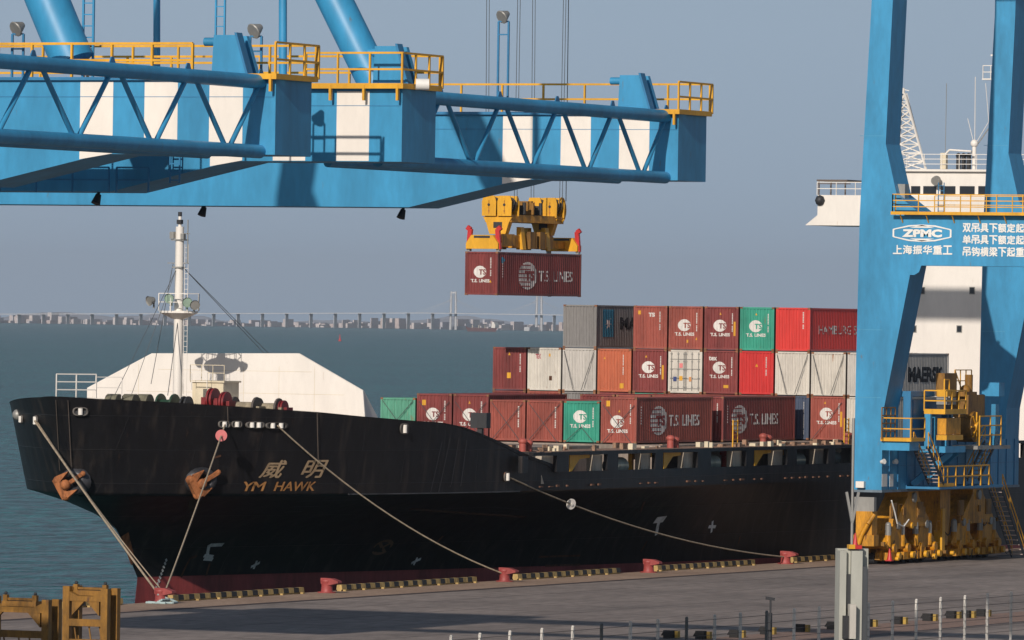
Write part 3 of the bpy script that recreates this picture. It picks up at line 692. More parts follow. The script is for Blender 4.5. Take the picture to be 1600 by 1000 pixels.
b.tube(tp, tp + Vector((0, 0, .4)), .15, n=8); b.bar(tp+Vector((0,0,.3)), tp+Vector((.5,0,.2)), .06); b.build('lattice_mast', WHITE, wh)
def aerial(pts, r_=.04, m_=WHITE):
    b = MB(); b.path([S(*p, SY+1.5) for p in pts], r_, 5); b.build('aerial', m_, wh)
aerial([(1477, 240), (1479, 130)], .025, GREYM); aerial([(1522, 225), (1512, 185)], .025); aerial([(1523, 225), (1524, 120)], .03); aerial([(1524, 225), (1545, 190), (1540, 130)], .025); aerial([(1512, 247), (1547, 198)], .05, GREYM)
b = MB(); q = S(1475, 255, SY+1); b.box(q.x-.22, q.x+.22, SY+.8, SY+1.2, z3, z3+1.4); b.build('antenna_post', CREAM, wh)
b = MB(); q = S(1522, 250, SY+1); b.tube((q.x, SY+1, z3), (q.x, SY+1, z3+1.9), .16, n=8); b.ball((q.x, SY+1, z3+2.1), .3, 10); b.build('antenna_post', WHITE, wh)
b = MB(); q = S(1507, 255, SY+1)
for dx in (-.5, -.1, .3): b.box(q.x+dx, q.x+dx+.22, SY+.6, SY+1, z3+.2, z3+1.1); b.ball((q.x+dx+.1, SY+.8, z3+1.2), .22, 8)
b.build('searchlight', DARK, wh)
b = MB(); b.path([(q.x-1.1, SY, z3+1.3), (q.x-.8, SY, z3+1.6), (q.x+.9, SY, z3+1.5)], .08); b.build('radar_rail', WHITE, wh)
q = S(1546, 112, SY+2); b = MB()
b.rail([(q.x-.5, SY+2, q.z-.5), (q.x+.7, SY+2, q.z-.5)], .95, .03, .6); b.box(q.x-.5, q.x+1.5, SY+1.8, SY+2.6, q.z-.6, q.z-.5); b.bar((q.x+1.3, SY+2.2, z3), (q.x+1.3, SY+2.2, q.z+2), .3); b.bar((q.x+.1, SY+2, q.z+1.2), (q.x+1.4, SY+2, q.z+1.2), .12)
b.build('radar_mast', WHITE, wh)

# ================================================================== containers
GAPH = .02
def wall_profile(L, n, depth=.045):
    "trapezoid corrugation along u: list of (u, inset)"
    P = []; pitch = L / n
    for i in range(n):
        a = i * pitch
        P += [(a, 0), (a + pitch*.32, 0), (a + pitch*.5, depth), (a + pitch*.82, depth)]
    P.append((L, 0)); return P
def prof_depth(P, u):
    for (a, da), (b_, db) in zip(P, P[1:]):
        if u <= b_: return da + (db - da) * (u - a) / max(1e-6, b_ - a)
    return 0
BW_, BL = 2.44, 12.19
PE = wall_profile(BW_ - .24, 9); PS = wall_profile(BL - .36, 42)
MC = {}
def raw(name, b, ms):
    me = bpy.data.meshes.new(name); me.from_pydata(b.v, [], b.f)
    for x in (ms if isinstance(ms, list) else [ms]): me.materials.append(x)
    me.polygons.foreach_set('material_index', b.mi)
    bm = bmesh.new(); bm.from_mesh(me); bmesh.ops.recalc_face_normals(bm, faces=bm.faces); bm.to_mesh(me); bm.free(); return me
def box_meshes(h, col, reefer=False):
    "local frame: x across (centre 0), y from 0 (front) to BL, z from 0"
    k = (h, col, reefer)
    if k in MC: return MC[k]
    m = CLR[col]; W = BW_ / 2
    fb = MB()
    for sx in (-1, 1):
        for y in (0, BL - .16):
            fb.box(sx*W, sx*(W-.12), y, y+.16, .12, h-.12)
        fb.box(sx*(W-.005), sx*(W-.10), .16, BL-.16, .03, .16); fb.box(sx*(W-.005), sx*(W-.08), .16, BL-.16, h-.10, h-.012)
    for y in (.005, BL-.105): fb.box(-W+.12, W-.12, y, y+.1, .03, .15); fb.box(-W+.12, W-.12, y, y+.1, h-.12, h-.012)
    cb = fb; fb.cur = 1
    for sx in (-1, 1):
        for y in (-.006, BL-.172):
            for z in (0, h-.12): cb.box(sx*(W+.004), sx*(W-.17), y, y+.178, z, z+.12)
    fb.cur = 0; eb = MB(); x0 = -W + .12
    if not reefer:
        vs = [(x0+u, .035+d, z) for u, d in PE for z in (.15, h-.12)]
        eb.add(vs, [(2*i, 2*i+2, 2*i+3, 2*i+1) for i in range(len(PE)-1)])
    else:
        eb.box(-W+.12, W-.12, .03, .06, .15, h-.12)
    rb = MB(); vs = [(-x0-u, BL-.035-d, z) for u, d in PE for z in (.15, h-.12)]
    rb.add(vs, [(2*i, 2*i+2, 2*i+3, 2*i+1) for i in range(len(PE)-1)])
    sb = {}
    for sx in (-1, 1):
        q = MB(); vs = [(sx*(W-.025-d), .18+u, z) for u, d in PS for z in (.16, h-.10)]
        q.add(vs, [(2*i, 2*i+2, 2*i+3, 2*i+1) for i in range(len(PS)-1)]); sb[sx] = raw('side_wall', q, m)
    tb = MB(); n = 40
    vs = [(x, .1 + (BL-.2)*i/(4*n), h-.03 + (.018 if (i % 4) in (1, 2) else 0)) for i in range(4*n+1) for x in (-W+.08, W-.08)]
    tb.add(vs, [(2*i, 2*i+1, 2*i+3, 2*i+2) for i in range(4*n)])
    ub = MB(); ub.box(-W+.1, W-.1, .1, BL-.1, .06, .1)
    MC[k] = dict(frame=raw('frame', fb, [m, CASTR]), end_wall=raw('end_wall', eb, m), end_wall2=raw('end_wall', rb, m),
                 side_wall=sb[1], side_wall2=sb[-1], roof=raw('roof', tb, m), floor=raw('floor', ub, DARK))
    return MC[k]
def meshobj(name, me, parent):
    o = link(bpy.data.objects.new(name, me)); o.parent = parent; return o
TXW = mat('white lettering', (.70, .68, .64), .6, var=.12); TXG = mat('worn white lettering', (.62, .57, .55), .7, var=.3, scale=3)
STK = mat('yellow sticker', (.72, .38, .03), .5, var=.1); BLK = mat('black stencil', (.02, .02, .02), .6)
def front_pt(u, v):  # u from the left post, on the corrugated end
    return Vector((-BW_/2 + .12 + u, .035 + prof_depth(PE, u) - .012, v))
def side_pt(u, v, sx=1): return Vector((sx * (BW_/2 - .025 - prof_depth(PS, u) + .012), .18 + u, v))
CE = [u for u, d in PE[1:-1]]; CS = [u for u, d in PS[1:-1]]
def fdecal(name, V, Fc, m, key):
    if key not in MC: MC[key] = map2d(name, V, Fc, front_pt, m, None, CE, raw=True)
    return MC[key]
def T(s, x, y, h, wd=None, bold=.02, sl=0):
    V, Fc, w0 = text2d(s, bold); wd = wd or w0 * h
    return ((V, Fc), (x, y, wd / w0, h, sl))
def crescent(n=26):
    "globe mark: a disc with a bite on the upper right for the letters"
    o = [(math.cos(a), math.sin(a)) for a in [R(58) + R(288) * k / n for k in range(n + 1)]]
    i = [(.26 + .70*math.cos(a), .04 + .50*math.sin(a)) for a in [R(350) - R(270) * k / n for k in range(n + 1)]]
    V = o + i; Fc = [(k, k+1, 2*n+1-(k+1)+0, 2*n+1-k) for k in range(n)]
    return V, Fc
def ts_front(ob, col, z=1.62, small=False, green=False):
    h0 = 'tsf%s%s' % (z, small)
    if small:
        V, Fc = shape2d([T('TS', .95, 2.15, .28, .45, .05)]); meshobj('lettering', fdecal('lettering', V, Fc, TXW, h0), ob); return
    n = 26
    d, fd = disc2d(n); V, Fc = shape2d([((d, fd), (.98, z, .46, .40, 0))])
    e = meshobj('emblem', fdecal('emblem', V, Fc, TXW, h0 + 'd'), ob)
    V, Fc = shape2d([T('TS', .90, z-.19, .36, .52, .03, .0)])
    k = h0 + 'l' + col
    if k not in MC: MC[k] = map2d('letters', V, Fc, lambda u, v: front_pt(u, v) - Vector((0, .006, 0)), CLR[col], None, CE, raw=True)
    meshobj('lettering', MC[k], e)
    V, Fc = shape2d([T('T.S. LINES', .30, z-.70, .22, 1.42, .04)]); meshobj('lettering', fdecal('lettering', V, Fc, TXW, h0 + 't'), ob)
def code_marks(ob, x=1.83, z0=1.3, z1=2.45, key='cm'):
    k = '%s%s%s' % (key, z0, x)
    if k not in MC:
        V, Fc = [], []; z = z1; g = random.Random(4)
        while z > z0:
            b_ = len(V); V += [(x, z), (x+.07, z), (x+.07, z-.075), (x, z-.075)]; Fc.append((b_, b_+1, b_+2, b_+3)); z -= .105 if g.random() < .85 else .2
        MC[k] = map2d('serial_marking', V, Fc, front_pt, TXW, None, CE, raw=True)
    meshobj('serial_marking', MC[k], ob)
def sticker(ob, x, z, wd=.2, ht=.26, m=STK, tri=False):
    k = 'st%s%s%s%s%s%s' % (x, z, wd, ht, m.name, tri)
    if k not in MC:
        V = [(x, z), (x+wd, z), (x+wd/2, z+ht)] if tri else [(x, z), (x+wd, z), (x+wd, z+ht), (x, z+ht)]
        MC[k] = map2d('sticker', V, [tuple(range(len(V)))], front_pt, m, None, CE, raw=True)
    meshobj('warning_label', MC[k], ob)
def side_decal(name, items, m, ob, key, off=0):
    if key not in MC:
        V, Fc = shape2d(items)
        MC[key] = map2d(name, V, Fc, lambda u, v: side_pt(u, v) + Vector((off, 0, 0)), m, None, CS, raw=True)
    return meshobj(name, MC[key], ob)
def ts_side(ob, u0=2.4, z=1.42):
    d = disc2d(30); o = side_decal('emblem', [(d, (u0+1.0, z, 1.35, .92, 0))], TXG, ob, 'tss%s' % u0)
    # globe lines and letters in the wall's own colour
    items = []
    for k in range(6):
        zz = z - .7 + k * .28; items.append((([(-1, -.04), (1, -.04), (1, .04), (-1, .04)], [(0,1,2,3)]), (u0+.45, zz, .9, 1, 0)))
    items.append(T('TS', u0+.55, z-.34, .68, 1.5, .06))
    side_decal('lettering', items, CLR['maroon'], o, 'tsl%s' % u0, .006)
    items = [(d, (u0+2.3, z, .5, .5, 0))]
    side_decal('lettering', [T('T.S. LINES', u0+2.65, z-.36, .72, 4.9, .012)], TXG, ob, 'tst%s' % u0)
    side_decal('serial_marking', [T('I', u0+.1, 1.0+.22*k, .12, .06) for k in range(0)] + [(([(0,0),(.1,0),(.1,.1),(0,.1)], [(0,1,2,3)]), (.55, 1.2+.17*k, 1.4, 1, 0)) for k in range(7)], TXG, ob, 'tsm')
def container(loc, h, col, label, group, full=True, reefer=False, rz=0, name='shipping_container'):
    ob = thing(name, loc, label, 'container', group, rz); M = box_meshes(h, col, reefer)
    for nm in ('frame', 'end_wall', 'side_wall', 'roof', 'floor'): meshobj(nm, M[nm], ob)
    meshobj('end_wall', M['end_wall2'], ob); meshobj('side_wall', M['side_wall2'], ob)
    return ob
G3, G2, G1 = 'containers of the top tier on deck', 'containers of the middle tier on deck', 'containers of the bottom tier on deck'
ZT = (7.56, 10.48, 13.40); HQ = 2.896; ST = 2.591
def colx(k): return -.62 - 2.575 * (10 - k) - BW_ / 2
YA, YB, YC = 425., 439., 453.
# --- top tier of the aft stack
T3 = [(2, 'grey', 'dark grey container with blue star panel on its side, left corner of the top tier'),
      (4, 'brick', 'brick red container with small white TS, right of the gap in the top tier'),
      (5, 'brick', 'brick red T.S. LINES container with two small orange labels, top tier'),
      (6, 'maroon', 'dark maroon T.S. LINES container left of the green one in the top tier'),
      (7, 'green', 'teal green T.S. LINES container in the top tier beside the scarlet one'),
      (8, 'scarlet', 'scarlet container with a plain end and HAMBURG on its side, top tier')]
for k, col, lab in T3:
    o = container((colx(k), YC, ZT[2]), HQ, col, lab, G3)
    if k == 2:
        V = ([(0,0),(1,0),(1,1),(0,1)], [(0,1,2,3)])
        p_ = side_decal('star_panel', [(V, (.9, .75, 1.9, 1.85, 0))], STARB, o, 'mpan')
        st = [((.5 if i % 2 == 0 else .17) * math.sin(2*math.pi*i/14), (.5 if i % 2 == 0 else .17) * math.cos(2*math.pi*i/14)) for i in range(14)]
        side_decal('star', [((st, [tuple(range(14))]), (1.85, 1.7, 1.1, 1.0, 0))], TXG, p_, 'mst', .006)
        side_decal('lettering', [T('MAERSK', 3.9, 1.25, .85, 7.0, .045)], DARKTXT, o, 'mae')
    elif k == 4: ts_front(o, col, small=True); code_marks(o, 1.75, 1.3, 2.5); sticker(o, .18, 2.3)
    elif k == 8:
        code_marks(o, 1.78, 1.5, 2.6, 'cmr')
        side_decal('lettering', [T('HAMBURG SÜD', 1.4, 1.15, .72, 8.6, .0)], TXG, o, 'ham')
        ch = ([(0,0),(.18,0),(.62,.5),(.18,1),(0,1),(.42,.5)], [(0,1,2,5),(5,2,3,4)])
        side_decal('emblem', [(ch, (5.0+.7*i, .9, 1.4, 1.6, 0)) for i in range(0)] + [(ch, (10.3, .9, 1.3, 1.2, 0))], TXG, o, 'hamc')
    else:
        ts_front(o, col); code_marks(o)
        if k == 5: sticker(o, 1.15, .45, .14, .2); sticker(o, 1.8, .65, .12, .2, tri=True)
        else: sticker(o, .95, 2.35, .14, .16, tri=True)
        if k == 6: sticker(o, 1.98, .95, .12, .95)
# --- middle tier
T2 = [(0, 'maroon', 'maroon container with square yellow label, leftmost in the middle tier'),
      (1, 'white', 'cream white container with small red mark at its top, second from left in middle tier'),
      (2, 'lightgrey', 'light grey container right under the dark grey one, middle tier'),
      (3, 'orange', 'orange brown container with a low yellow label, under the gap of the top tier'),
      (4, 'maroon', 'maroon T.S. LINES container between the orange brown one and the white reefer, middle tier'),
      (5, 'white', 'white reefer container with door bars and coloured labels in the middle tier'),
      (6, 'maroon', 'maroon container with tex above the T.S. LINES emblem, middle tier'),
      (7, 'red', 'bright red container with one small warning triangle in the middle tier'),
      (8, 'white', 'off white container with crossed lashing rods beside the bright red one, middle tier'),
      (9, 'rustwhite', 'rust streaked white container in the middle tier, beside the crane leg'),
      (10, 'lightgrey', 'light grey container with dark MAERSK lettering along its side behind the crane leg')]
for k, col, lab in T2:
    o = container((colx(k), YC, ZT[1]), HQ, col, lab, G2, reefer=(k == 5))
    if k == 0: code_marks(o); sticker(o, .9, .8, .28, .38); sticker(o, 1.0, 2.35, .14, .2, tri=True)
    if k == 1:
        V, Fc = shape2d([T('TEX', .42, 2.15, .32, .42, .03)]); meshobj('lettering', fdecal('lettering', V, Fc, mat('red lettering', (.35, .03, .06), .6), 'tex1'), o); code_marks(o, 1.95, .3, .5)
        sticker(o, 1.4, 2.3, .14, .2); sticker(o, 1.45, .7, .2, .3, RST)
    if k == 3: code_marks(o, 1.7, 1.2, 2.5); sticker(o, 1.5, .25, .28, .34); sticker(o, .3, 2.2, .12, .16, tri=True)
    if k in (4, 6):
        ts_front(o, col, 1.7 if k == 4 else 1.75); code_marks(o)
        if k == 4: sticker(o, 1.98, .9, .12, .95); sticker(o, .75, 2.35, .14, .16, tri=True)
        else:
            V, Fc = shape2d([T('tex', .22, 2.22, .3, .6, .04)]); meshobj('lettering', fdecal('lettering', V, Fc, TXW, 'tex2'), o); sticker(o, 1.3, .4, .34, .2)
    if k == 5:
        for x in (-.98, -.5, -.08, .08, .5, .98):
            b = MB(); b.tube((x, -.005, .18), (x, -.005, HQ-.16), .028, n=6)
            for z in (.4, 1.0, 1.55, 2.1, 2.6): b.box(x-.07, x+.07, -.02, .03, z, z+.05)
            meshobj('lock_rod', raw('lock_rod', b, GREYM), o)
        b = MB()
        for z in (.3, .95, 1.6, 2.25): b.box(-1.08, 1.08, .015, .03, z, z+.03)
        b.box(-.012, .012, .015, .03, .15, HQ-.12); meshobj('door_seam', raw('door_seam', b, DARK), o)
        for x, z, mm in ((-.85, .8, mat('blue sticker', (.03, .06, .22), .5)), (-.42, .85, STK), (.28, .8, mat('orange sticker', (.65, .3, .1), .5)), (-.42, 1.7, PINK)):
            b = MB(); b.box(x, x+.24, -.002, .03, z, z+.3); meshobj('warning_label', raw('warning_label', b, mm), o)
    if k == 7: code_marks(o, 1.75); sticker(o, 1.0, 1.85, .18, .2, tri=True)
    if k == 10: side_decal('lettering', [T('MAERSK', 4.7, .95, 1.05, 6.4, .05)], DARKTXT, o, 'mae2')
# --- bottom tier: fore stack
T1 = [(6, 'brick', HQ, 'brick red T.S. LINES container at the right corner of the front stack'),
      (5, 'green', ST, 'teal green T.S. LINES container in the front stack of the bottom tier'),
      (4, 'brick', ST, 'plain brick container left of the teal green one in the front stack'),
      (3, 'brick', ST, 'plain brick container behind the control box'),
      (2, 'maroon', HQ, 'maroon T.S. LINES container with a small triangle label, front stack third from left'),
      (1, 'maroon', HQ, 'maroon T.S. LINES container with a yellow square label beside the rusty mint one'),
      (0, 'oldgreen', ST, 'rusty mint green container at the left end of the front stack')]
for k, col, hh, lab in T1:
    o = container((-6 - 2.56 * (6-k) - BW_/2, YA, ZT[0]), hh, col, lab, G1)
    if k == 6: code_marks(o); ts_front(o, col, 1.35); ts_side(o); sticker(o, .2, 2.3, .26, .36); sticker(o, 1.05, 1.95, .12, .16, tri=True)
    if k == 5: ts_front(o, col, 1.62); code_marks(o, 1.83, 1.0, 2.2)
    if k in (3, 4): code_marks(o, 1.8, .9, 2.2)
    if k in (1, 2): ts_front(o, col, 1.6); code_marks(o, 1.78); sticker(o, .22, 2.15, .28, .34) if k == 1 else sticker(o, .9, 2.3, .16, .2, tri=True)
    if k == 0: sticker(o, 1.1, .9, .2, .3, RST)
for k in (3, 4, 5, 6):
    col = 'maroon' if k in (6, 3, 1) else 'brick'
    lab = 'dark maroon container with T.S. LINES along its side, right of the yellow ladder' if k == 6 else 'container of the second stack, only its roof edge showing behind the front stack'
    lab = {5: 'maroon roof edge showing just above the teal green container of the front stack', 4: 'brick roof edge showing above the plain brick container beside the teal green one', 3: 'dark red roof edge showing above the plain brick container by the control box'}.get(k, lab)
    o = container((-6 - 2.56 * (6-k) - BW_/2, YB, ZT[0]), HQ, col, lab, G1 if k == 6 else 'containers of the second stack')
    if k == 6: ts_side(o, 1.6); code_marks(o)
for k in range(11):
    col = ['maroon', 'brick', 'grey', 'maroon', 'green', 'brick', 'maroon', 'grey', 'blue', 'brick', 'rustwhite'][k]
    lab = {8: 'slate blue container in the narrow gap right of the second stack', 9: 'brick red T.S. LINES container of the bottom tier standing right of the blue one',
           10: 'rusty off white container of the bottom tier beside the crane leg'}.get(k, 'container of the aft stack hidden behind the second stack')
    o = container((colx(k), YC, ZT[0]), HQ, col, lab, G1 if k > 7 else 'containers hidden in the aft stack')
    if k == 9: ts_front(o, col, 1.75); code_marks(o); sticker(o, 1.98, .9, .12, 1.0); sticker(o, .8, 2.4, .14, .16, tri=True)
    if k == 8: code_marks(o, 1.9, .4, 2.5)
# twist locks between tiers and lashing rods, carried by the ship
def rod(a, c, r_=.022):
    b = MB(); b.tube(a, c, r_, n=5); b.build('lashing_rod', WIRE, ship)
for k in (0, 1, 2, 3, 4, 5, 6):
    xc = -6 - 2.56 * (6-k); xa, xb = xc - 2.3, xc - .15
    z1 = ZT[0] + (2.4 if k != 5 else 1.0)
    rod((xa, YA-.25, 7.5), (xb if k != 5 else xc-1.2, YA-.03, z1)); rod((xb, YA-.28, 7.5), (xa if k != 5 else xc-1.25, YA-.03, z1))
for k in (8, 2, 9): xr = colx(k) + 1.1; rod((xr-2.2, YC-.04, ZT[1]+2.7), (xr-1.4, YC-.3, ZT[1]+.1)); rod((xr, YC-.04, ZT[1]+2.7), (xr-.8, YC-.3, ZT[1]+.1))
rod((colx(9)-1.1, YC-.25, 7.5), (colx(9)+1.0, YC-.03, ZT[0]+2.5))
# ---- the container in the air
HY = 445.
q0, q1 = at(725, 460, Y=HY), at(778, 462, Y=HY)
hc = Vector(((q0.x + q1.x) / 2, HY, q1.z + .02)); hang = container(hc, HQ, 'maroon', 'maroon T.S. LINES container hanging in the air below the yellow spreader', None)
ts_front(hang, 'maroon', 1.55); code_marks(hang, 1.75, 1.3, 2.6); sticker(hang, 1.7, .85, .14, .18, tri=True); ts_side(hang, 3.2, 1.35)
d = disc2d(14); side_decal('emblem', [(d, (.6, 2.35, .26, .2, 0))], STARB, hang, 'hgb')

YAW = R(-3.1)
def swing(p): return hc + Matrix.Rotation(YAW, 3, 'Z') @ (Vector(p) - hc)
hang.rotation_euler = (0, 0, YAW)

# ================================================================== the quay crane on the right
YF = 436.
crane = thing('quay_crane', (5.3, YF, 0), 'tall blue quay crane on yellow bogies with white lettering on its portal beam', 'crane')
def leg(y0, name='leg'):
    "front outline in x,z surveyed on the near frame"
    L_ = [(5.06+.0, 48.), (5.06, 35.8), (4.65, 26.7), (4.46, 22.2), (4.36, 13.1), (4.32, 7.8)]
    Rr = [(6.22, 7.8), (6.28, 9.86), (8.05, 19.0), (8.6, 22.3), (6.95, 23.5), (6.16, 26.7), (6.50, 35.8), (6.6, 48.)]
    b = MB(); P_ = L_ + Rr; 
    # side depth narrows a little to the top
    n = len(P_)
    def dep(z): return 2.55 if z < 26 else 2.45
    vs = [(x, y0, z) for x, z in P_] + [(x, y0 + dep(z), z) for x, z in P_]
    b.add(vs, [tuple(range(n)), tuple(range(2*n-1, n-1, -1))] + [(k, k+n, (k+1) % n + n, (k+1) % n) for k in range(n)])
    o = b.build(name, BLUE, crane)
    b = MB()
    for z in (10.6, 14.9, 27.2): b.box(4.2+.2, 6.1, y0-.012, y0-.003, z, z+.03)
    b.build('weld_seam', mat('seam blue', (.09, .36, .55), .5), o)
    return o
leg1 = leg(YF); leg2 = leg(458.)
for y0 in (YF, 458.):      # landside legs, beyond the frame on the right
    b = MB(); b.box(35.0, 37.4, y0, y0+2.5, 1.5, 48); b.build('leg', BLUE, crane)
zb0, zb1 = 19.02, 22.28
for i, y0 in enumerate((YF - .012, 458. - .012)):
    b = MB(); b.box(8.04 if True else 0, 35.0, y0, y0+2.4, zb0, zb1); o = b.build('portal_beam', BLUE, crane)
    if i == 0: beam = o
for z in (47.2,): 
    for y0 in (YF, 458.): b = MB(); b.box(4.9, 37.4, y0+.2, y0+2.2, z, z+2); b.build('upper_beam', BLUE, crane)
b = MB(); b.box(4.9, 6.4, YF, 460.4, 45.0, 47.2); b.build('tie_beam', BLUE, crane)
# the boom high above the frame, over the hold
b = MB(); b.box(-62, 52, 445.9, 448.1, 43.9, 45.2); b.build('boom', BLUE, crane)
# knee gusset and edge plates
b = MB(); q = at(1425, 415, Y=YF-.03); b.prism([(7.6, 19.02), (8.7, 19.02), (8.55, 18.6), (8.25, 18.42), (7.95, 18.42)], 'y', YF-.02, YF+.3); b.build('gusset', BLUE, beam)
# lettering and the hexagonal emblem
def yface(u, v): return Vector((u, YF - .035, v))
def flat(name, items, m, parent, off=0): 
    V, Fc = shape2d(items); return map2d(name, V, Fc, lambda u, v: Vector((u, YF - .035 - off, v)), m, parent)
LW = mat('white crane lettering', (.80, .80, .76), .5, var=.05)
a, c = at(1395, 364, Y=YF), at(1487, 364, Y=YF); cx, hw, cz = (a.x+c.x)/2, (c.x-a.x)/2, a.z; hh = (at(1440, 350, Y=YF).z - at(1440, 377, Y=YF).z) / 2
hexo = [(-1, .42), (-.97, .5), (-.45, .92), (0, 1), (.45, .92), (.97, .5), (1, .42), (1, -.42), (.97, -.5), (.45, -.92), (0, -1), (-.45, -.92), (-.97, -.5), (-1, -.42)]
hexi = [(x*.945, y*.82) for x, y in hexo]; n_ = len(hexo)
em = flat('emblem', [((hexo + hexi, [(k, (k+1) % n_, (k+1) % n_ + n_, k+n_) for k in range(n_)]), (cx, cz, hw, hh, 0))], LW, beam)
flat('emblem_wedge', [(([(-.42, .62), (.42, .62), (0, .95)], [(0,1,2)]), (cx, cz, hw, hh, 0)), (([(-.42, -.62), (.42, -.62), (0, -.95)], [(0,2,1)]), (cx, cz, hw, hh, 0))], LW, em)
flat('lettering', [T('ZPMC', cx-hw*.68, cz-hh*.46, hh*.92, hw*1.36, .06)], LW, em)
def line(s, p0, p1, py0, py1, bold=.008):
    a, c = at(p0, py1, Y=YF), at(p1, py0, Y=YF); z0 = at((p0+p1)/2, py1, Y=YF).z; z1 = at((p0+p1)/2, py0, Y=YF).z
    n = len(s); pw = (c.x - a.x) / n
    for k, ch in enumerate(s):
        b = MB()
        for i, (dx, dz) in enumerate(((0, 0), (-.018, .012), (.018, -.012), (.012, .018), (-.012, -.018))):
            V, Fc = shape2d([T(ch, a.x + k*pw + pw*.05 + dx, z0 + dz, (z1-z0)*.96, pw*.88, 0)]); b.add([(u, YF - .03 - .003*i, v) for u, v in V], Fc)
        b.build('lettering', LW, beam, clean=False)
line('上海振华重工', 1395, 1489, 383, 397, .010)
line('双吊具下额定起重量', 1504, 1504+9*13.9, 349, 363); line('单吊具下额定起重量', 1504, 1504+9*13.9, 367.5, 381.5); line('吊钩横梁下起重量', 1504, 1504+8*13.9, 386, 400.5)
# railing along the portal beam
b = MB(); xa = at(1395, 335, Y=YF-.5).x
b.rail([(xa, YF-.55, zb1+.05), (35, YF-.55, zb1+.05)], 1.18, .035, 1.75, mids=(.34, .67)); b.rail([(xa, YF-.55, zb1+.05), (xa, YF+.0, zb1+.05)], 1.18, .035, 1); b.build('railing', YEL, crane)
b = MB(); b.box(xa-.1, 35, YF-.62, YF-.52, zb1-.06, zb1+.14); b.build('toe_board', YEL, crane)
for k in range(6):
    x = xa + .5 + k*1.75; b = MB(); b.bar((x, YF-.5, zb1-.05), (x, YF-.02, zb1-.55), .06); b.build('walkway_bracket', YEL, crane)
b = MB(); b.box(xa+.6, 35, YF-.5, YF-.02, zb1-.03, zb1+.02); b.build('walkway', GREYM, crane)
b = MB(); b.rail([(8.6, YF+2.4, zb1+.05), (35, YF+2.4, zb1+.05)], 1.15, .03, 1.75); b.build('railing', YEL, crane)
b = MB(); b.box(at(1399, 310, Y=YF+1).x+.3, at(1399, 310, Y=YF+1).x + .8, YF+.6, YF+1.3, zb1, zb1+1.9); b.build('cable_box', GREYM, crane)
b = MB(); q = at(1467, 310, Y=YF+.2)
for dx in (0, .38): b.bar((q.x+dx, YF+.1, zb1), (q.x+dx, YF+.1, zb1+2.0), .05)
for k in range(6): b.bar((q.x, YF+.1, zb1+.2+k*.32), (q.x+.38, YF+.1, zb1+.2+k*.32), .04)
b.build('ladder', NAVY, crane)
# sill beam
SX0, SX1, SZ0, SZ1 = 4.30, 6.22, 4.76, 7.82
b = MB(); b.box(SX0, SX1, YF-.01, 460.6, SZ0, SZ1); sill = b.build('sill_beam', BLUE, crane)
b = MB()
for y in [YF+1.2+k*1.5 for k in range(16)]: b.box(SX1+.002, SX1+.05, y, y+.05, SZ0, SZ1)
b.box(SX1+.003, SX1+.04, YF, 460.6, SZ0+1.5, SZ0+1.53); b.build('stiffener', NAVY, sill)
b = MB(); b.box(SX0-.05, SX1+.05, YF-.06, 460.7, SZ0-.16, SZ0-.002); b.build('sill_flange', mat('flange blue grey', (.16, .22, .27), .5), sill)
b = MB(); q = at(1345, 757, Y=YF-.1); b.box(q.x-.25, q.x+.3, YF-.35, YF-.02, q.z-.2, q.z+.2); b.build('junction_box', WHITE, sill)
for px, py in ((1377, 722), (1396, 722)):
    q = at(px, py, X=SX1+.1); b = MB(); b.tube(q, q + Vector((.25, -.1, .05)), .12, .18, 8); b.build('floodlight', LW, sill)
for px, wd in ((1378, .35), (1390, .25)):
    q = at(px, 753, X=SX1+.06); b = MB(); b.box(SX1+.055, SX1+.07, q.y, q.y+wd*2.5, q.z-.3, q.z+.5); b.build('notice_plate', LW, sill)
# landside sill
b = MB(); b.box(35.2, 37.2, YF-.01, 460.6, SZ0-3.2, SZ1-3.2); b.build('sill_beam', BLUE, crane)
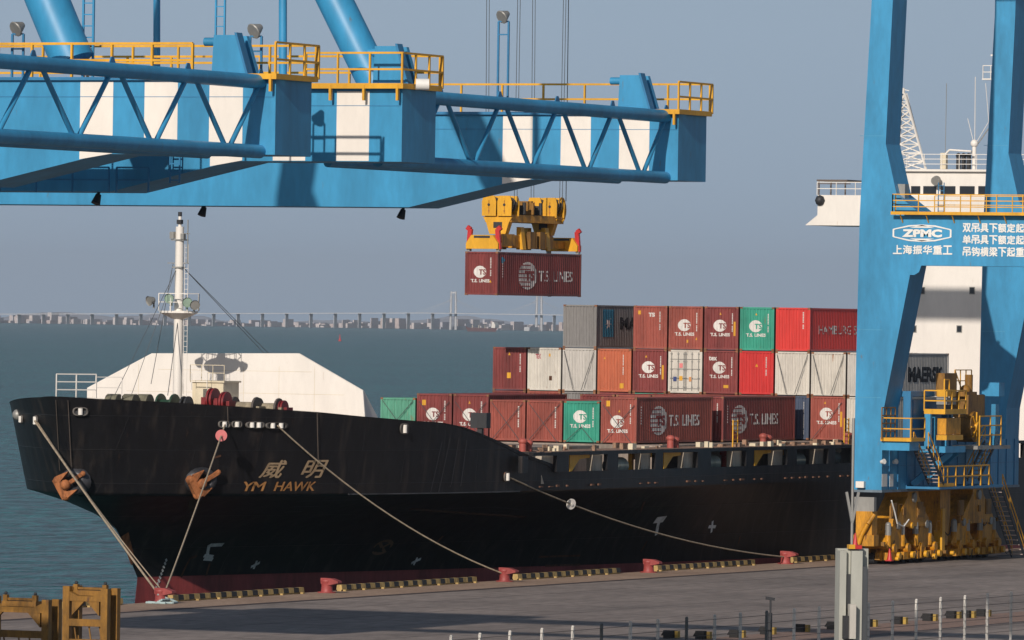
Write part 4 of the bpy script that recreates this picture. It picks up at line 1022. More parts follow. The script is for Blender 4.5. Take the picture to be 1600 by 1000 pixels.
# bogies
def wheel(b, y, r_=.34):
    b.tube((4.98, y, r_), (5.28, y, r_), r_, n=18); b.tube((4.9, y, r_), (4.98, y, r_), r_+.06, n=18)
groups = [(437.0, 446.4), (448.6, 458.0)]
for gi, (ya, yb) in enumerate(groups):
    ym = (ya + yb) / 2
    b = MB(); b.prism([(ym-2.9, 2.7), (ym-2.4, 2.35), (ym+2.4, 2.35), (ym+2.9, 2.7), (ym+1.0, 4.25), (ym+.8, 4.76), (ym-.8, 4.76), (ym-1.0, 4.25)], 'x', 4.55, 6.15)
    main = b.build('balance_beam', YELM, crane)
    b = MB(); b.tube((4.45, ym, 4.2), (6.3, ym, 4.2), .32, n=14); b.build('pin', GREYM, main)
    for s_ in (-1, 1):
        yc = ym + s_ * 2.45
        b = MB(); b.prism([(yc-2.1, 1.15), (yc-1.7, .95), (yc+1.7, .95), (yc+2.1, 1.15), (yc+1.1, 1.9), (yc+.55, 2.9), (yc-.55, 2.9), (yc-1.1, 1.9)], 'x', 4.62, 6.05)
        sub = b.build('equaliser', YELM, main)
        b = MB(); b.tube((4.5, yc, 2.45), (6.2, yc, 2.45), .26, n=12); b.build('pin', GREYM, sub)
    for k in range(4):
        yc = ym + (-3.55 + k * 2.37)
        b = MB(); b.prism([(yc-1.02, .3), (yc-.9, .72), (yc-.35, 1.08), (yc+.35, 1.08), (yc+.9, .72), (yc+1.02, .3), (yc+.8, .22), (yc-.8, .22)], 'x', 5.36, 5.72)
        b.prism([(yc-1.02, .3), (yc-.9, .72), (yc-.35, 1.08), (yc+.35, 1.08), (yc+.9, .72), (yc+1.02, .3), (yc+.8, .22), (yc-.8, .22)], 'x', 4.55, 4.85)
        bo = b.build('bogie', YELM, crane)
        for dy in (-.58, .58): b = MB(); wheel(b, yc+dy); b.build('wheel', DARK, bo)
        b = MB(); b.tube((5.75, yc+.1, 1.0), (6.35, yc+.1, 1.0), .3, n=12); b.tube((6.0, yc-.35, 1.1), (6.0, yc-.35, 1.85), .21, n=12); b.box(5.75, 6.3, yc-.65, yc+.55, .28, .75)
        b.build('gearbox', YELM, bo)
        b = MB(); b.tube((6.0, yc-.35, 1.85), (6.0, yc-.35, 2.45), .2, n=12); b.ball((6.0, yc-.35, 2.5), .2, 10)
        b.build('drive_motor', GREYM, bo)
        b = MB(); b.tube((6.35, yc+.45, .55), (6.55, yc+.45, .55), .22, n=12); b.build('hub', YEL, bo)
g_ = random.Random(9)
for k in range(26):
    y = 436.6 + k*.84 + g_.uniform(-.2, .2); z = g_.choice([.35, .5, 1.2, 1.9, 2.4, 3.1]); b = MB(); x = 6.1 if z > 1.1 else 6.35; w_ = g_.uniform(.15, .45)
    t_ = k % 4
    if t_ == 0: b.box(x-.1, x+.12, y, y+w_, z, z+g_.uniform(.2, .5)); nm = 'junction_box'; m_ = OLDSHADEYEL
    elif t_ == 1: b.path([(x, y, z), (x+.1, y+.3, z-.25), (x+.05, y+.8, z-.15), (x, y+1.1, z+.3)], .03, 5); nm = 'hose'; m_ = DARK
    elif t_ == 2: b.tube((x-.1, y, z), (x+.15, y, z), w_*.5, n=10); nm = 'buffer'; m_ = YEL
    else: b.bar((x, y, z), (x, y, z+.7), .06); b.bar((x, y, z+.7), (x, y+.7, z+.7), .05); b.bar((x, y+.7, z), (x, y+.7, z+.7), .06); nm = 'guard'; m_ = YELM
    b.build(nm, m_, crane)
for y in (438.3, 442.9, 450.2, 455.2):
    b = MB(); b.box(6.06, 6.2, y-.5, y+.5, 2.9, 3.9); b.box(6.2, 6.23, y-.35, y+.35, 3.05, 3.75); b.build('cover_plate', OLDSHADEYEL, crane)
b = MB(); b.prism([(446.6, 4.76), (446.6, 3.0), (447.0, 1.0), (448.0, 1.0), (448.4, 3.0), (448.4, 4.76)], 'x', 4.5, 6.1); b.build('storm_anchor', YELM, crane)
b = MB(); b.box(5.6, 6.2, 446.8, 447.3, .5, 3.4); b.build('stowage_pin', YEL, crane)
b = MB(); b.box(4.5, 6.0, 435.35, 436.2, 1.2, 1.9); b.box(4.7, 5.8, 435.5, 436.4, 1.9, 3.4); b.box(4.5, 5.0, 435.4, 436.0, .35, 1.2); b.build('end_frame', YELM, crane)
b = MB(); b.box(4.55, 5.9, 435.55, 435.95, 3.4, 4.3); b.build('cable_guide', GREYM, crane)
b = MB(); b.path([(5.9, 435.6, 3.2), (5.6, 435.3, 2.6), (5.2, 435.25, 1.9), (5.0, 435.25, 1.3)], .16, 8); b.build('cable_chute', YELM, crane)
b = MB(); b.path([at(x, y, X=6.5) for x, y in ((1393, 782), (1398, 800), (1402, 818), (1412, 823), (1420, 812))], .05); b.build('hanging_cable', LW, crane)
for px, py in ((1390, 850), (1336, 838)):
    q = at(px, 862, X=6.6); b = MB(); q.z = .3 if px > 1350 else 1.4
    b.tube(q, q + Vector((0, 0, .75)), .18, .04, 10); b.box(q.x-.22, q.x+.22, q.y-.22, q.y+.22, q.z-.04, q.z+.02); b.build('warning_cone', RED, crane)
# platforms, cable reel and stairs on the waterside sill, between the legs (facing the yard)
PX = 8.2
def P(px, py, x=PX): return at(px, py, X=x)
def slab(x0, x1, pa, pb, th, m_, name, parent=crane, xr=7.3):
    a, c = P(*pa, xr), P(*pb, xr); b = MB(); b.box(x0, x1, a.y, c.y, min(a.z, c.z)-th, min(a.z, c.z)); return b.build(name, m_, parent)
y0, y1 = P(1450, 640, 7.2).y - .2, P(1509, 640, 8.6).y - .3
zA, zB, zC = P(1480, 642).z, P(1480, 685).z, P(1480, 610).z
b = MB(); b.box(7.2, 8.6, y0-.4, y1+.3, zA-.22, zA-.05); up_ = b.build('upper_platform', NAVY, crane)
b = MB(); b.box(8.55, 8.65, y0-.4, y1+.3, zA-.2, zA+.12); b.box(7.2, 8.65, y0-.5, y0-.4, zA-.2, zA+.12); b.build('toe_board', YEL, up_)
b = MB(); b.rail([(8.6, y1+.3, zA), (8.6, y0-.45, zA), (7.2, y0-.45, zA)], 1.3, .045, 1.3); b.build('railing', YEL, up_)
b = MB(); b.box(7.5, 8.2, y0+1.0, y1-.5, zA+.9, zA+1.35); b.build('reel_cover', YEL, up_)
b = MB(); b.box(7.5, 8.2, y0+.9, y1-.4, zA+.4, zA+.85); b.build('cabinet', GREYM, up_)
b = MB(); b.box(7.5, 8.1, y0+1.0, y1-.6, zA-.0, zA+.38); b.build('reel_motor', DARK, up_)
b = MB()
for dy in (.0, .85): b.bar((7.8, (y0+y1)/2+dy, zA+1.35), (7.8, (y0+y1)/2+dy, zA+2.0), .08)
b.bar((7.8, (y0+y1)/2, zA+2.0), (7.8, (y0+y1)/2+.85, zA+2.0), .08); b.build('hoop', YEL, up_)
b = MB(); b.box(6.9, 8.7, y0-.5, y1+.1, zB-.9, zB-.5); lo_ = b.build('lower_platform', BLUE, crane)
b = MB(); b.box(7.9, 8.5, y0+.1, y1-.3, zB+.25, zA-.45); b.build('machinery', YELM, lo_)
b = MB(); b.box(7.9, 8.6, y0-.05, y1-.1, zB-.1, zB+.22); b.build('machinery_base', YEL, lo_)
for yy in (y0-.9, y0-.1, y1-.9, y1-.2): b = MB(); b.box(7.4, 7.8, yy, yy+.3, zB-.5, zA-.2); b.build('post', BLUE, lo_)
b = MB(); b.box(6.3, 6.9, y0-1.6, y1+.6, zB-.5, zA+.7); b.box(6.3, 7.1, y0-2.6, y0+1.6, zA+.9, zA+1.25); b.box(6.6, 7.1, y0-2.6, y0-2.3, zB, zA+.9); b.build('reel_support', NAVY, lo_)
b = MB(); b.bar((8.4, y0+1.2, zB-.9), (6.3, y0-.2, zB-3.0), .4, .4); b.bar((8.4, y1-.4, zB-.9), (6.3, y1-.4, zB-2.6), .3, .3); b.build('strut', BLUE, lo_)
# second, farther machinery with its reel
y2, y3 = P(1522, 640).y, P(1552, 640).y
b = MB(); b.box(6.5, 7.8, y2, y3-.5, zB+1.3, zA+1.0); b.tube((6.8, y2+.9, zB+.7), (8.0, y2+.9, zB+.7), 1.0, n=20); m2_ = b.build('cable_reel', OLDSHADEYEL, crane)
b = MB(); b.tube((8.01, y2+.9, zB+.7), (8.2, y2+.9, zB+.7), .3, n=12); [b.bar((8.05, y2+.9+.95*math.cos(k*.785), zB+.7+.95*math.sin(k*.785)), (8.05, y2+.9, zB+.7), .08) for k in range(8)]; b.build('spoke', YEL, m2_)
b = MB(); b.rail([(8.6, y2, zB-.5), (8.6, y3+.4, zB-.5)], 1.9, .045, 1.6, mids=(.35, .68)); b.build('railing', YEL, m2_)
b = MB(); b.box(6.3, 8.6, y2-.3, y3+2.2, zB-.75, zB-.52); b.build('platform', GREYM, m2_)
b = MB(); b.box(8.1, 8.4, y3-.1, y3+.5, zB-.5, zA+.4); b.box(7, 8.2, y3+1.0, y3+2.0, zA+.9, zA+1.8); b.build('bracket', BLUE, m2_)
b = MB(); b.tube((7.2, y2+1.6, zA+.6), (7.2, y2+1.6, zA+2.3), .26, n=10); b.ball((7.2, y2+1.0, zA+1.3), .36, 10); b.box(7, 7.7, y2-.4, y2+1.8, zA+.9, zA+1.2); b.build('cable_arm', OLDSHADEYEL, m2_)
b = MB(); q = P(1470, 595); b.box(6.7, 7.3, q.y+3.0, q.y+5.2, zA+.9, zA+2.4); b.build('switch_cabinet', OLDSHADEYEL, crane)
b = MB(); b.rail([(7.0, q.y+5.6, zA+1.2), (7.0, q.y+8.6, zA+1.2)], 1.4, .035, 1.0); b.bar((7, q.y+5.6, zA+2.6), (7, q.y+7.0, zA+1.2), .06); b.build('railing', YEL, crane)
# small landing and stairs
a = P(1417, 687); c = P(1439, 687)
b = MB(); b.box(6.4, 8.5, a.y, c.y, a.z-.12, a.z+.1); ld = b.build('stair_landing', YEL, crane)
b = MB(); b.rail([(8.45, a.y+.1, a.z), (8.45, c.y, a.z)], 1.35, .045, 1.6); b.rail([(6.5, a.y, a.z), (8.45, a.y, a.z)], 1.35, .04, 1.6); b.build('railing', YEL, ld)
b = MB(); b.box(6.4, 8.3, a.y+.2, c.y-.6, a.z-.7, a.z-.12); b.build('bracket', BLUE, ld)
b = MB(); b.rail([(6.6, a.y-.3, a.z), (6.6, a.y+2.0, a.z)], 2.0, .04, .8, mids=(.25, .5, .75)); b.build('cage_rail', OLDSHADEYEL, ld)
def stairs(p0, p1, n, wd=.9, x=7.6, rail_=1.0, name='stairs'):
    "p0 top, p1 bottom (y, z)"
    b = MB(); (ya, za), (yb, zb) = p0, p1
    for dx in (0, wd): b.bar((x+dx, ya, za), (x+dx, yb, zb), .05, .22)
    o = b.build(name, DARK, crane); b = MB()
    for k in range(n):
        f = (k + .5) / n; b.box(x+.03, x+wd-.03, ya+(yb-ya)*f-.16, ya+(yb-ya)*f+.16, za+(zb-za)*f-.025, za+(zb-za)*f+.025)
    b.build('tread', mat('pale tread', (.45, .36, .32), .6), o)
    b = MB()
    for dx in (0, wd):
        b.bar((x+dx, ya, za+rail_), (x+dx, yb, zb+rail_), .06); b.bar((x+dx, ya, za+rail_*.5), (x+dx, yb, zb+rail_*.5), .045)
        for k in range(4): f = k/3; b.bar((x+dx, ya+(yb-ya)*f, za+(zb-za)*f), (x+dx, ya+(yb-ya)*f, za+(zb-za)*f+rail_), .05)
    b.build('handrail', YEL, o); return o
a = P(1432, 700, 7.8); c = P(1456, 756, 7.8); stairs((a.y, a.z), (c.y, c.z), 10, 1.0)
a2, c2 = P(1445, 758, 7.6), P(1545, 758, 7.6)
b = MB(); b.box(6.3, 8.6, a2.y, c2.y, a2.z-.25, a2.z-.1); wk = b.build('walkway', NAVY, crane)
b = MB(); b.box(8.5, 8.6, a2.y, a2.y+2.6, a2.z-.12, a2.z+.12); b.build('toe_board', YEL, wk)
b = MB(); b.rail([(8.55, P(1467, 758, 8.55).y, a2.z-.1), (8.55, P(1545, 758, 8.55).y, a2.z-.1)], 1.3, .045, 1.5, mids=(.5,)); b.build('railing', YEL, wk)
a = P(1548, 690, 7.2); c = P(1520, 750, 7.2); stairs((a.y, a.z), (c.y, c.z), 10, .8, 6.8)
a = P(1555, 765, 7.6); c = P(1590, 865, 7.6); stairs((a.y, a.z), (c.y, .1), 14, .9, 7.2)
b = MB(); q = P(1594, 800, 7.6); b.bar((8.3, q.y+.3, 0), (8.3, q.y+.3, SZ1), .3); b.build('post', BLUE, crane)

# ================================================================== spreader and head block over the hanging container
hx0, hy0, hz0 = hc.x, hc.y, hc.z + HQ
spr = thing('spreader', (hx0, hy0 + BL/2, hz0), 'yellow spreader with red corner guides gripping the hanging container', 'spreader')
b = MB(); b.box(hx0-.28, hx0+.28, hy0+.6, hy0+BL-.6, hz0+.35, hz0+.85); b.build('telescopic_beam', YELM, spr)
b = MB(); b.box(hx0-.75, hx0+.75, hy0+3.3, hy0+BL-3.3, hz0+.3, hz0+1.15); b.build('main_frame', YELM, spr)
for y in (hy0+.02, hy0+BL-.62):
    b = MB(); b.prism([(hx0-1.2, hz0+.18), (hx0+1.2, hz0+.18), (hx0+1.2, hz0+.55), (hx0+.8, hz0+1.1), (hx0-.8, hz0+1.1), (hx0-1.2, hz0+.55)], 'y', y, y+.6); eb = b.build('end_beam', YEL, spr)
    b = MB(); b.box(hx0-.6, hx0+.6, y-.01, y-.004, hz0+.9, hz0+1.05); b.build('slot', DARK, eb)
    for sx in (-1, 1):
        b = MB(); b.box(hx0+sx*1.0, hx0+sx*1.22, y+.15, y+.45, hz0+.02, hz0+.2); b.build('twist_lock', GREYM, eb)
        b = MB(); x = hx0+sx*1.14; b.bar((x, y+.3, hz0+.15), (x-sx*.12, y+.3, hz0+1.5), .22, .3); b.bar((x-sx*.12, y+.3, hz0+1.45), (x+sx*.12, y+.3, hz0+1.62), .24, .3); b.build('corner_guide', RED, eb)
for y in (hy0+4.0, hy0+BL-4.6):
    for sx in (-1, 1): b = MB(); b.prism([(hx0+sx*.5, hz0+.2), (hx0+sx*1.0, hz0+.2), (hx0+sx*.8, hz0+1.7), (hx0+sx*.5, hz0+1.7)], 'y', y, y+.5); b.build('link_plate', YEL, spr)
for y in (hy0+4.9, hy0+6.3): b = MB(); b.box(hx0+.76, hx0+1.1, y, y+.7, hz0+.25, hz0+1.4); b.tube((hx0+.95, y+.9, hz0+.3), (hx0+.95, y+.9, hz0+1.3), .16, n=10); b.build('hydraulic_unit', OLDSHADEYEL, spr)
b = MB(); b.box(hx0+.76, hx0+.9, hy0+1.2, hy0+3.0, hz0+.4, hz0+1.2); b.build('cable_basket', YELM, spr)
hb = thing('head_block', (hx0, hy0 + BL/2, hz0+1.7), 'yellow head block with rope sheaves just above the spreader', 'head block')
zc = hz0 + 1.25
b = MB(); b.box(hx0-1.0, hx0+1.0, hy0+2.3, hy0+BL-2.3, zc+.75, zc+1.25); b.build('cross_beam', YELM, hb)
for y in (hy0+2.2, hy0+BL-3.4):
    b = MB(); b.prism([(hx0-1.1, zc+1.1), (hx0+1.1, zc+1.1), (hx0+.85, zc+.7), (hx0+.6, zc-.05), (hx0-.6, zc-.05), (hx0-.85, zc+.7)], 'y', y, y+.5); f_ = b.build('hanger', YEL, hb)
    b = MB(); b.box(hx0-.3, hx0+.35, y-.012, y-.002, zc+.35, zc+.75); b.build('opening', DARK, f_)
    for sx in (-1, 1):
        c0 = hx0 + sx*.58
        b = MB(); P_ = [(c0-.52, zc+1.15), (c0+.52, zc+1.15), (c0+.54, zc+2.1), (c0+.4, zc+2.5), (c0-.4, zc+2.5), (c0-.54, zc+2.1)]
        b.prism(P_, 'y', y-.15, y-.08); b.prism(P_, 'y', y+.95, y+1.02); b.box(c0-.54, c0-.48, y-.08, y+.95, zc+1.15, zc+2.1)
        hs = b.build('sheave_housing', YEL, hb)
        for dy in (.12, .5): b = MB(); b.tube((c0, y+dy, zc+1.9), (c0, y+dy+.12, zc+1.9), .52, n=20); b.build('sheave', mat('greasy steel', (.09, .07, .05), .5, .3, var=.3), hs)
        b = MB(); b.box(c0-.02, c0+.02, y-.165, y-.152, zc+1.3, zc+2.2); b.box(c0-.05, c0+.05, y-.17, y-.152, zc+1.45, zc+1.52); b.build('grease_line', RUST, hs)
        b = MB(); b.tube((c0, y-.2, zc+1.9), (c0, y+1.1, zc+1.9), .09, n=8); b.build('axle', DARK, hs)
for k, y in enumerate((hy0+4.0, hy0+5.2, hy0+6.4)):
    b = MB(); b.box(hx0-.9, hx0-.2, y, y+.35, zc+1.25, zc+2.2 - .2*(k % 2)); b.box(hx0-.25, hx0+.95, y, y+.3, zc+1.25, zc+1.9+.3*(k % 2)); b.tube((hx0+1.0, y+.1, zc+1.3), (hx0+1.0, y+.1, zc+2.1), .13, n=8)
    b.build('equipment_box', OLDSHADEYEL if k % 2 else DARK, hb)
b = MB(); b.path([(hx0+1.0, hy0+BL-2.6 + .55*math.cos(t), zc+1.7+.8*math.sin(t)) for t in [k*math.pi/8 for k in range(-4, 9)]], .07, 6); b.build('hoop', YEL, hb)
for i, (y, sx) in enumerate([(yy, s_) for yy in (hy0+2.5, hy0+2.9, hy0+BL-3.1, hy0+BL-2.7) for s_ in (-1, 1)]):
    c0 = hx0 + sx*.58 + (.5 if i % 2 else -.5)
    b = MB(); b.tube(swing((c0, y, zc+1.9)), (c0 + .1*sx + .25, y + (1.2 if y > hy0+6 else -1.0)*.4, 44.0), .022, n=5)
    nm = ['front left', 'front right', 'front inner left', 'front inner right', 'rear left', 'rear right', 'rear outer left', 'rear outer right'][i]
    tag(b.build('hoist_rope', WIRE), 'thin dark hoist rope rising from the %s sheave of the head block' % nm, 'rope', 'hoist ropes above the head block')
b = MB(); b.tube(swing((hx0+1.0, hy0+BL-2.0, zc+2.3)), (hx0+1.3, hy0+BL-1.6, 44.0), .03, n=5)
tag(b.build('power_cable', WIRE), 'power cable hanging down to the right end of the head block', 'cable')

for r_ in (spr, hb): r_.location = swing(r_.location); r_.rotation_euler = (0, 0, YAW)

# ================================================================== the two portals in the upper left
ZTp, ZLo, ZDp = 22.95, 20.46, 19.39
XE = 73.2
WY = 2.65
HRS = 35.2
def girder(y0, parent, xe=XE, ph=0.0, stripes=True, bolts=True, ns=3):
    P_ = [(xe, ZLo), (xe, ZTp-.001), (-20, ZTp-.001), (-20, ZDp), (xe-1.2-9.8, ZDp), (xe-1.2-5.1, ZLo)]
    b = MB(); b.prism(P_, 'y', y0, y0 + WY); g_ = b.build('girder', BLUE, parent)
    if stripes:
        for k in range(ns):
            x1 = xe - ph - 2.38 * k; x0 = x1 - 1.22
            zl = ZLo if x0 > xe-6.4 else None
            def zbot(x): return ZLo if x > xe-6.3 else max(ZDp, ZLo - (xe-6.3-x) * (ZLo-ZDp)/4.7)
            b = MB(); b.prism([(x0, zbot(x0)+.02), (x1, zbot(x1)+.02), (x1, ZTp-.12), (x0, ZTp-.12)], 'y', y0-.012, y0-.003); b.build('white_band', STRIPE, g_)
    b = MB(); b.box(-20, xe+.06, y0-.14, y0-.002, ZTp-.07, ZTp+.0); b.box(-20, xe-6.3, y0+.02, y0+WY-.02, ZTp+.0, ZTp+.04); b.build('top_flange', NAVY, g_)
    b = MB(); b.box(-20, xe-.05, y0-.015, y0-.002, ZTp-.62, ZTp-.60); b.build('weld_seam', NAVY, g_)
    return g_
def lug(x, y0, parent):
    b = MB(); b.prism([(x-.42, ZTp), (x+.88, ZTp), (x+.42, ZTp+1.42), (x-.35, ZTp+1.42)], 'y', y0+.25, y0+.55)
    b.prism([(x-.42, ZTp), (x+.88, ZTp), (x+.42, ZTp+1.42), (x-.35, ZTp+1.42)], 'y', y0+1.1, y0+1.3)
    o = b.build('lug', BLUE, parent); b = MB(); b.tube((x-.95, y0+.8, ZTp+1.22), (x+.36, y0+.8, ZTp+1.22), .14, n=12); b.build('crossbar', BLUE, o)
    b = MB(); b.box(x+.35, x+.85, y0-.05, y0+.0, ZTp+.02, ZTp+.14); b.build('name_plate', LW, o)
    b = MB(); b.prism([(x+.90, ZTp), (x+.98, ZTp), (x+.50, ZTp+1.5), (x+.42, ZTp+1.5)], 'y', y0+.2, y0+.62); b.build('edge_plate', NAVY, o)
def flood(x, y, parent, h=1.7, zr=None):
    z = ZTp + h; b = MB()
    for dx in (0, .42): b.bar((x+dx, y, ZTp), (x+dx, y, z), .07)
    for zz in (z, z-.5): b.bar((x, y, zz), (x+.42, y, zz), .05)
    o = b.build('lamp_post', NAVY, parent)
    b = MB(); c0 = Vector((x+.22, y, z+.22)); d = Vector((-.35, -.75, -.45)).normalized()
    b.tube(c0 - d*.22, c0 + d*.12, .1, .27, 12); b.tube(c0 + d*.12, c0 + d*.16, .28, .26, 12); b.bar(c0 - d*.1, (x+.22, y, z), .07); b.build('floodlight', GREYM, o)
def truss(ya, yb, x, parent, n=5, r_=.235):
    for z, rr in ((ZTp-.12, r_), (ZLo+.1, r_*.95)): b = MB(); b.tube((x, ya, z), (x, yb, z), rr, n=16); b.build('truss_chord', BLUE, parent)
    b = MB(); b.tube((x-1.9, ya, ZLo+.02), (x-1.9, yb, ZLo+.02), .16, n=12); b.build('truss_chord', BLUE, parent)
    st = (yb - ya) / n
    for k in range(n):
        y = ya + k * st
        for a_, c_ in (((x, y+.35*st*.3, ZTp-.2), (x, y+st*.52, ZLo+.2)), ((x, y+st*.58, ZLo+.2), (x, y+st*.98, ZTp-.2))):
            b = MB(); b.tube(a_, c_, .085, n=8); b.build('truss_diagonal', BLUE, parent)
    for k in range(0, n+1): 
        b = MB(); y = ya + k*st; b.prism([(y-.2, ZTp+.1), (y+.2, ZTp+.1), (y+.08, ZTp+.3), (y-.08, ZTp+.3)], 'x', x-.02, x+.02); b.build('lifting_eye', NAVY, parent)
def portal(y_pair, label, ph, parts):
    t = thing('gantry_crane', (38, y_pair[0], 0), label, 'crane', 'blue portals above the quay')
    return t
# farther portal: girders at 224 and 251.6
gB = portal((224.2, 251.55), 'farther blue portal with a bare striped girder end and a truss reaching right', 0, None)
gA = portal((186.6, 215.3), 'nearer blue portal with the long pipe truss entering from the left edge', 0, None)
GY = {'A0': 186.6, 'A1': 215.3, 'B0': 224.2, 'B1': 251.55}
def xs(px, y, py=200): return at(px, py, Y=y).x
eA1, eB0, eB1 = xs(430, 215.3), xs(628, 224.2), xs(1060, 251.55)
A0 = girder(GY['A0'], gA, eA1, stripes=False)
A1 = girder(GY['A1'], gA, eA1, ph=eA1 - xs(379, 215.3))
B0 = girder(GY['B0'], gB, eB0, ph=eB0 - xs(577, 224.2)); B1 = girder(GY['B1'], gB, eB1, ph=eB1 - xs(1015, 251.55))
truss(GY['A0']+WY, GY['A1'], eA1 - .55, gA); truss(GY['B0']+WY, GY['B1'], eB1 - .5, gB)
lug(xs(358, 216, 100), GY['A1'], gA); lug(xs(605, 225, 100), GY['B0']+.3, gB); lug(xs(985, 252, 140), GY['B1'], gB)
# legs, outside the picture on the left
for g, ys_ in ((gA, ('A0', 'A1')), (gB, ('B0', 'B1'))):
    for k in ys_:
        for x in (30, -8):
            b = MB(); b.box(x, x+2, GY[k]+.1, GY[k]+2.4, .3, ZDp-.003); b.build('leg', BLUE, g)
# end platform railings
def erail(y0, xe, g, xlen, mids=(.5,), h=1.1, back=True):
    b = MB(); z = ZTp + .06
    b.rail([(xe-xlen, y0-.25, z), (xe+.1, y0-.25, z), (xe+.1, y0+WY+.3, z)] if xlen > 1 else [(xe+.1, y0-.25, z), (xe+.1, y0+WY+.3, z)], h, .037, 1.25, mids=mids)
    if xlen <= 1: b.rail([(xe-xlen, y0-.25, z), (xe+.1, y0-.25, z)], h*.0+.02, .03, 2, mids=())
    o = b.build('railing', YEL, g); b = MB(); b.box(xe-xlen, xe+.16, y0-.3, y0-.2, z-.1, z+.08); b.box(xe+.06, xe+.16, y0-.2, y0+WY+.15, z-.1, z+.08); b.build('toe_board', YEL, o)
    for k in range(int(xlen/1.25)+1):
        b = MB(); b.box(xe-.1-k*1.25, xe-.02-k*1.25, y0-.32, y0-.2, z-.5, z+.02); b.build('rail_foot', YEL, o)
erail(GY['B0'], eB0, gB, 3.5); erail(GY['B1'], eB1, gB, .9, back=True)
erail(GY['A1'], eA1, gA, .9, back=True)
for k, g, x0, x1 in (('A1', gA, 30, eA1), ('B0', gB, 30, eB0-.0), ('B1', gB, 30, eB1)):
    b = MB(); y = GY[k]+WY+.3
    b.rail([(x0, y, ZTp+.05), (x1, y, ZTp+.05)], 1.12, .04, 1.7, mids=(.5,)); b.build('railing', YEL, g)
    b = MB(); b.box(x0, x1, GY[k]+WY+.003, y+.1, ZTp-.03, ZTp+.02); b.build('walkway', GREYM, g)
b = MB(); b.rail([(60.2, GY['A1']+.3, ZTp+.05), (eA1-3.2, GY['A1']+.3, ZTp+.05)], 1.1, .045, 1.5); b.build('railing', YEL, gA)
flood(xs(380, 218, 80), 218.5, gA, 1.5); flood(xs(8, 218, 80), 218.5, gA, 1.6); flood(xs(770, 255, 80), 255.5, gB, 3.6)
def pipe(px0, py0, px1, py1, y, r_, g, name='brace', up=8, m_=BLUE, base=None):
    a, c = at(px0, py0, Y=y), at(px1, py1, Y=y); d = (c - a).normalized(); c = a + d * ((up) / d.z) if d.z > .2 else c
    b = MB(); b.tube(a - d*.1, c, r_, n=28); b.build(name, m_, g)
    return c
ZU = 12.6
pipe(588, 132, 523, 0, 225.6, .60, gB, up=ZU); pipe(112, 92, 66, -20, 217.2, .72, gA, up=ZU)
pipe(245, 110, 245, 0, 253, .135, gB, up=ZU); pipe(442, 120, 442, 0, 226, .14, gB, up=ZU)
for px, y, g in ((130, 217.6, gA), (337, 253, gB)):
    b = MB(); x = xs(px, y, 50)
    for dx in (0, .38): b.bar((x+dx, y, ZTp), (x+dx, y, ZTp+ZU), .07)
    for k in range(16): b.bar((x, y, ZTp+.3+k*.38), (x+.38, y, ZTp+.3+k*.38), .04)
    b.build('ladder', BLUE, g)
# unseen girders, beams and house added above the braces to shade the quay
for g, x0, x1, y0, y1, z0, z1, nm in ((gB, 10, 62, 263, 264.6, 0, 1.6, 'shade_girder'), (gA, 16, 66, 250.2, 251.2, 0, 1.0, 'shade_girder'), (gB, 14, 30, 244, 262.9, 0, 4.2, 'shade_house'),
                                  (gB, 50, 51.6, 224.8, 263, .1, 1.5, 'cross_beam'), (gA, 57, 58.4, 216.4, 250.2, .1, .9, 'cross_beam'), (gB, 66, 67, 225, 263, .1, 1.2, 'cross_beam')):
    b = MB(); b.box(x0, x1, y0, y1, ZTp+ZU+z0, ZTp+ZU+z1); b.build(nm, BLUE, g)
# walkway hung under the near girders, ladder and lamps below
b = MB(); y = GY['B0']-.6; b.rail([(xs(0, y, 290), y, at(120, 300, Y=y).z), (xs(170, y, 290), y, at(120, 300, Y=y).z)], .85, .03, 1.6); b.rail([(xs(232, y, 290), y, at(120, 300, Y=y).z), (xs(182, y, 290), y, at(120, 300, Y=y).z)], .85, .03, .9); b.build('lower_railing', NAVY, gB)
b = MB(); x = xs(265, GY['B0']-.3, 260)
for dx in (0, .36): b.bar((x+dx, GY['B0']-.25, ZDp+.3), (x+dx, GY['B0']-.25, ZLo+.5), .05)
for k in range(5): b.bar((x, GY['B0']-.25, ZDp+.4+k*.28), (x+.36, GY['B0']-.25, ZDp+.4+k*.28), .04)
b.build('ladder', NAVY, gB)
for px, py, k, g in ((154, 312, 'B0', gB), (319, 331, 'B1', gB), (630, 335, 'B1', gB)):
    q = at(px, py, Y=GY[k]+1.2); b = MB(); b.bar((q.x, q.y, ZDp), (q.x, q.y, q.z), .08); b.tube((q.x, q.y, q.z+.18), (q.x-.05, q.y-.12, q.z-.14), .1, .17, 10); b.build('under_lamp', DARK, g)
b = MB(); q = xs(660, GY['B0']-.3, 131); b.tube((eB0+.35, GY['B0']+.3, ZTp+.12), (eB0+.75, GY['B0']+.5, ZTp+.12), .2, n=10); b.build('end_lamp', LW, gB)

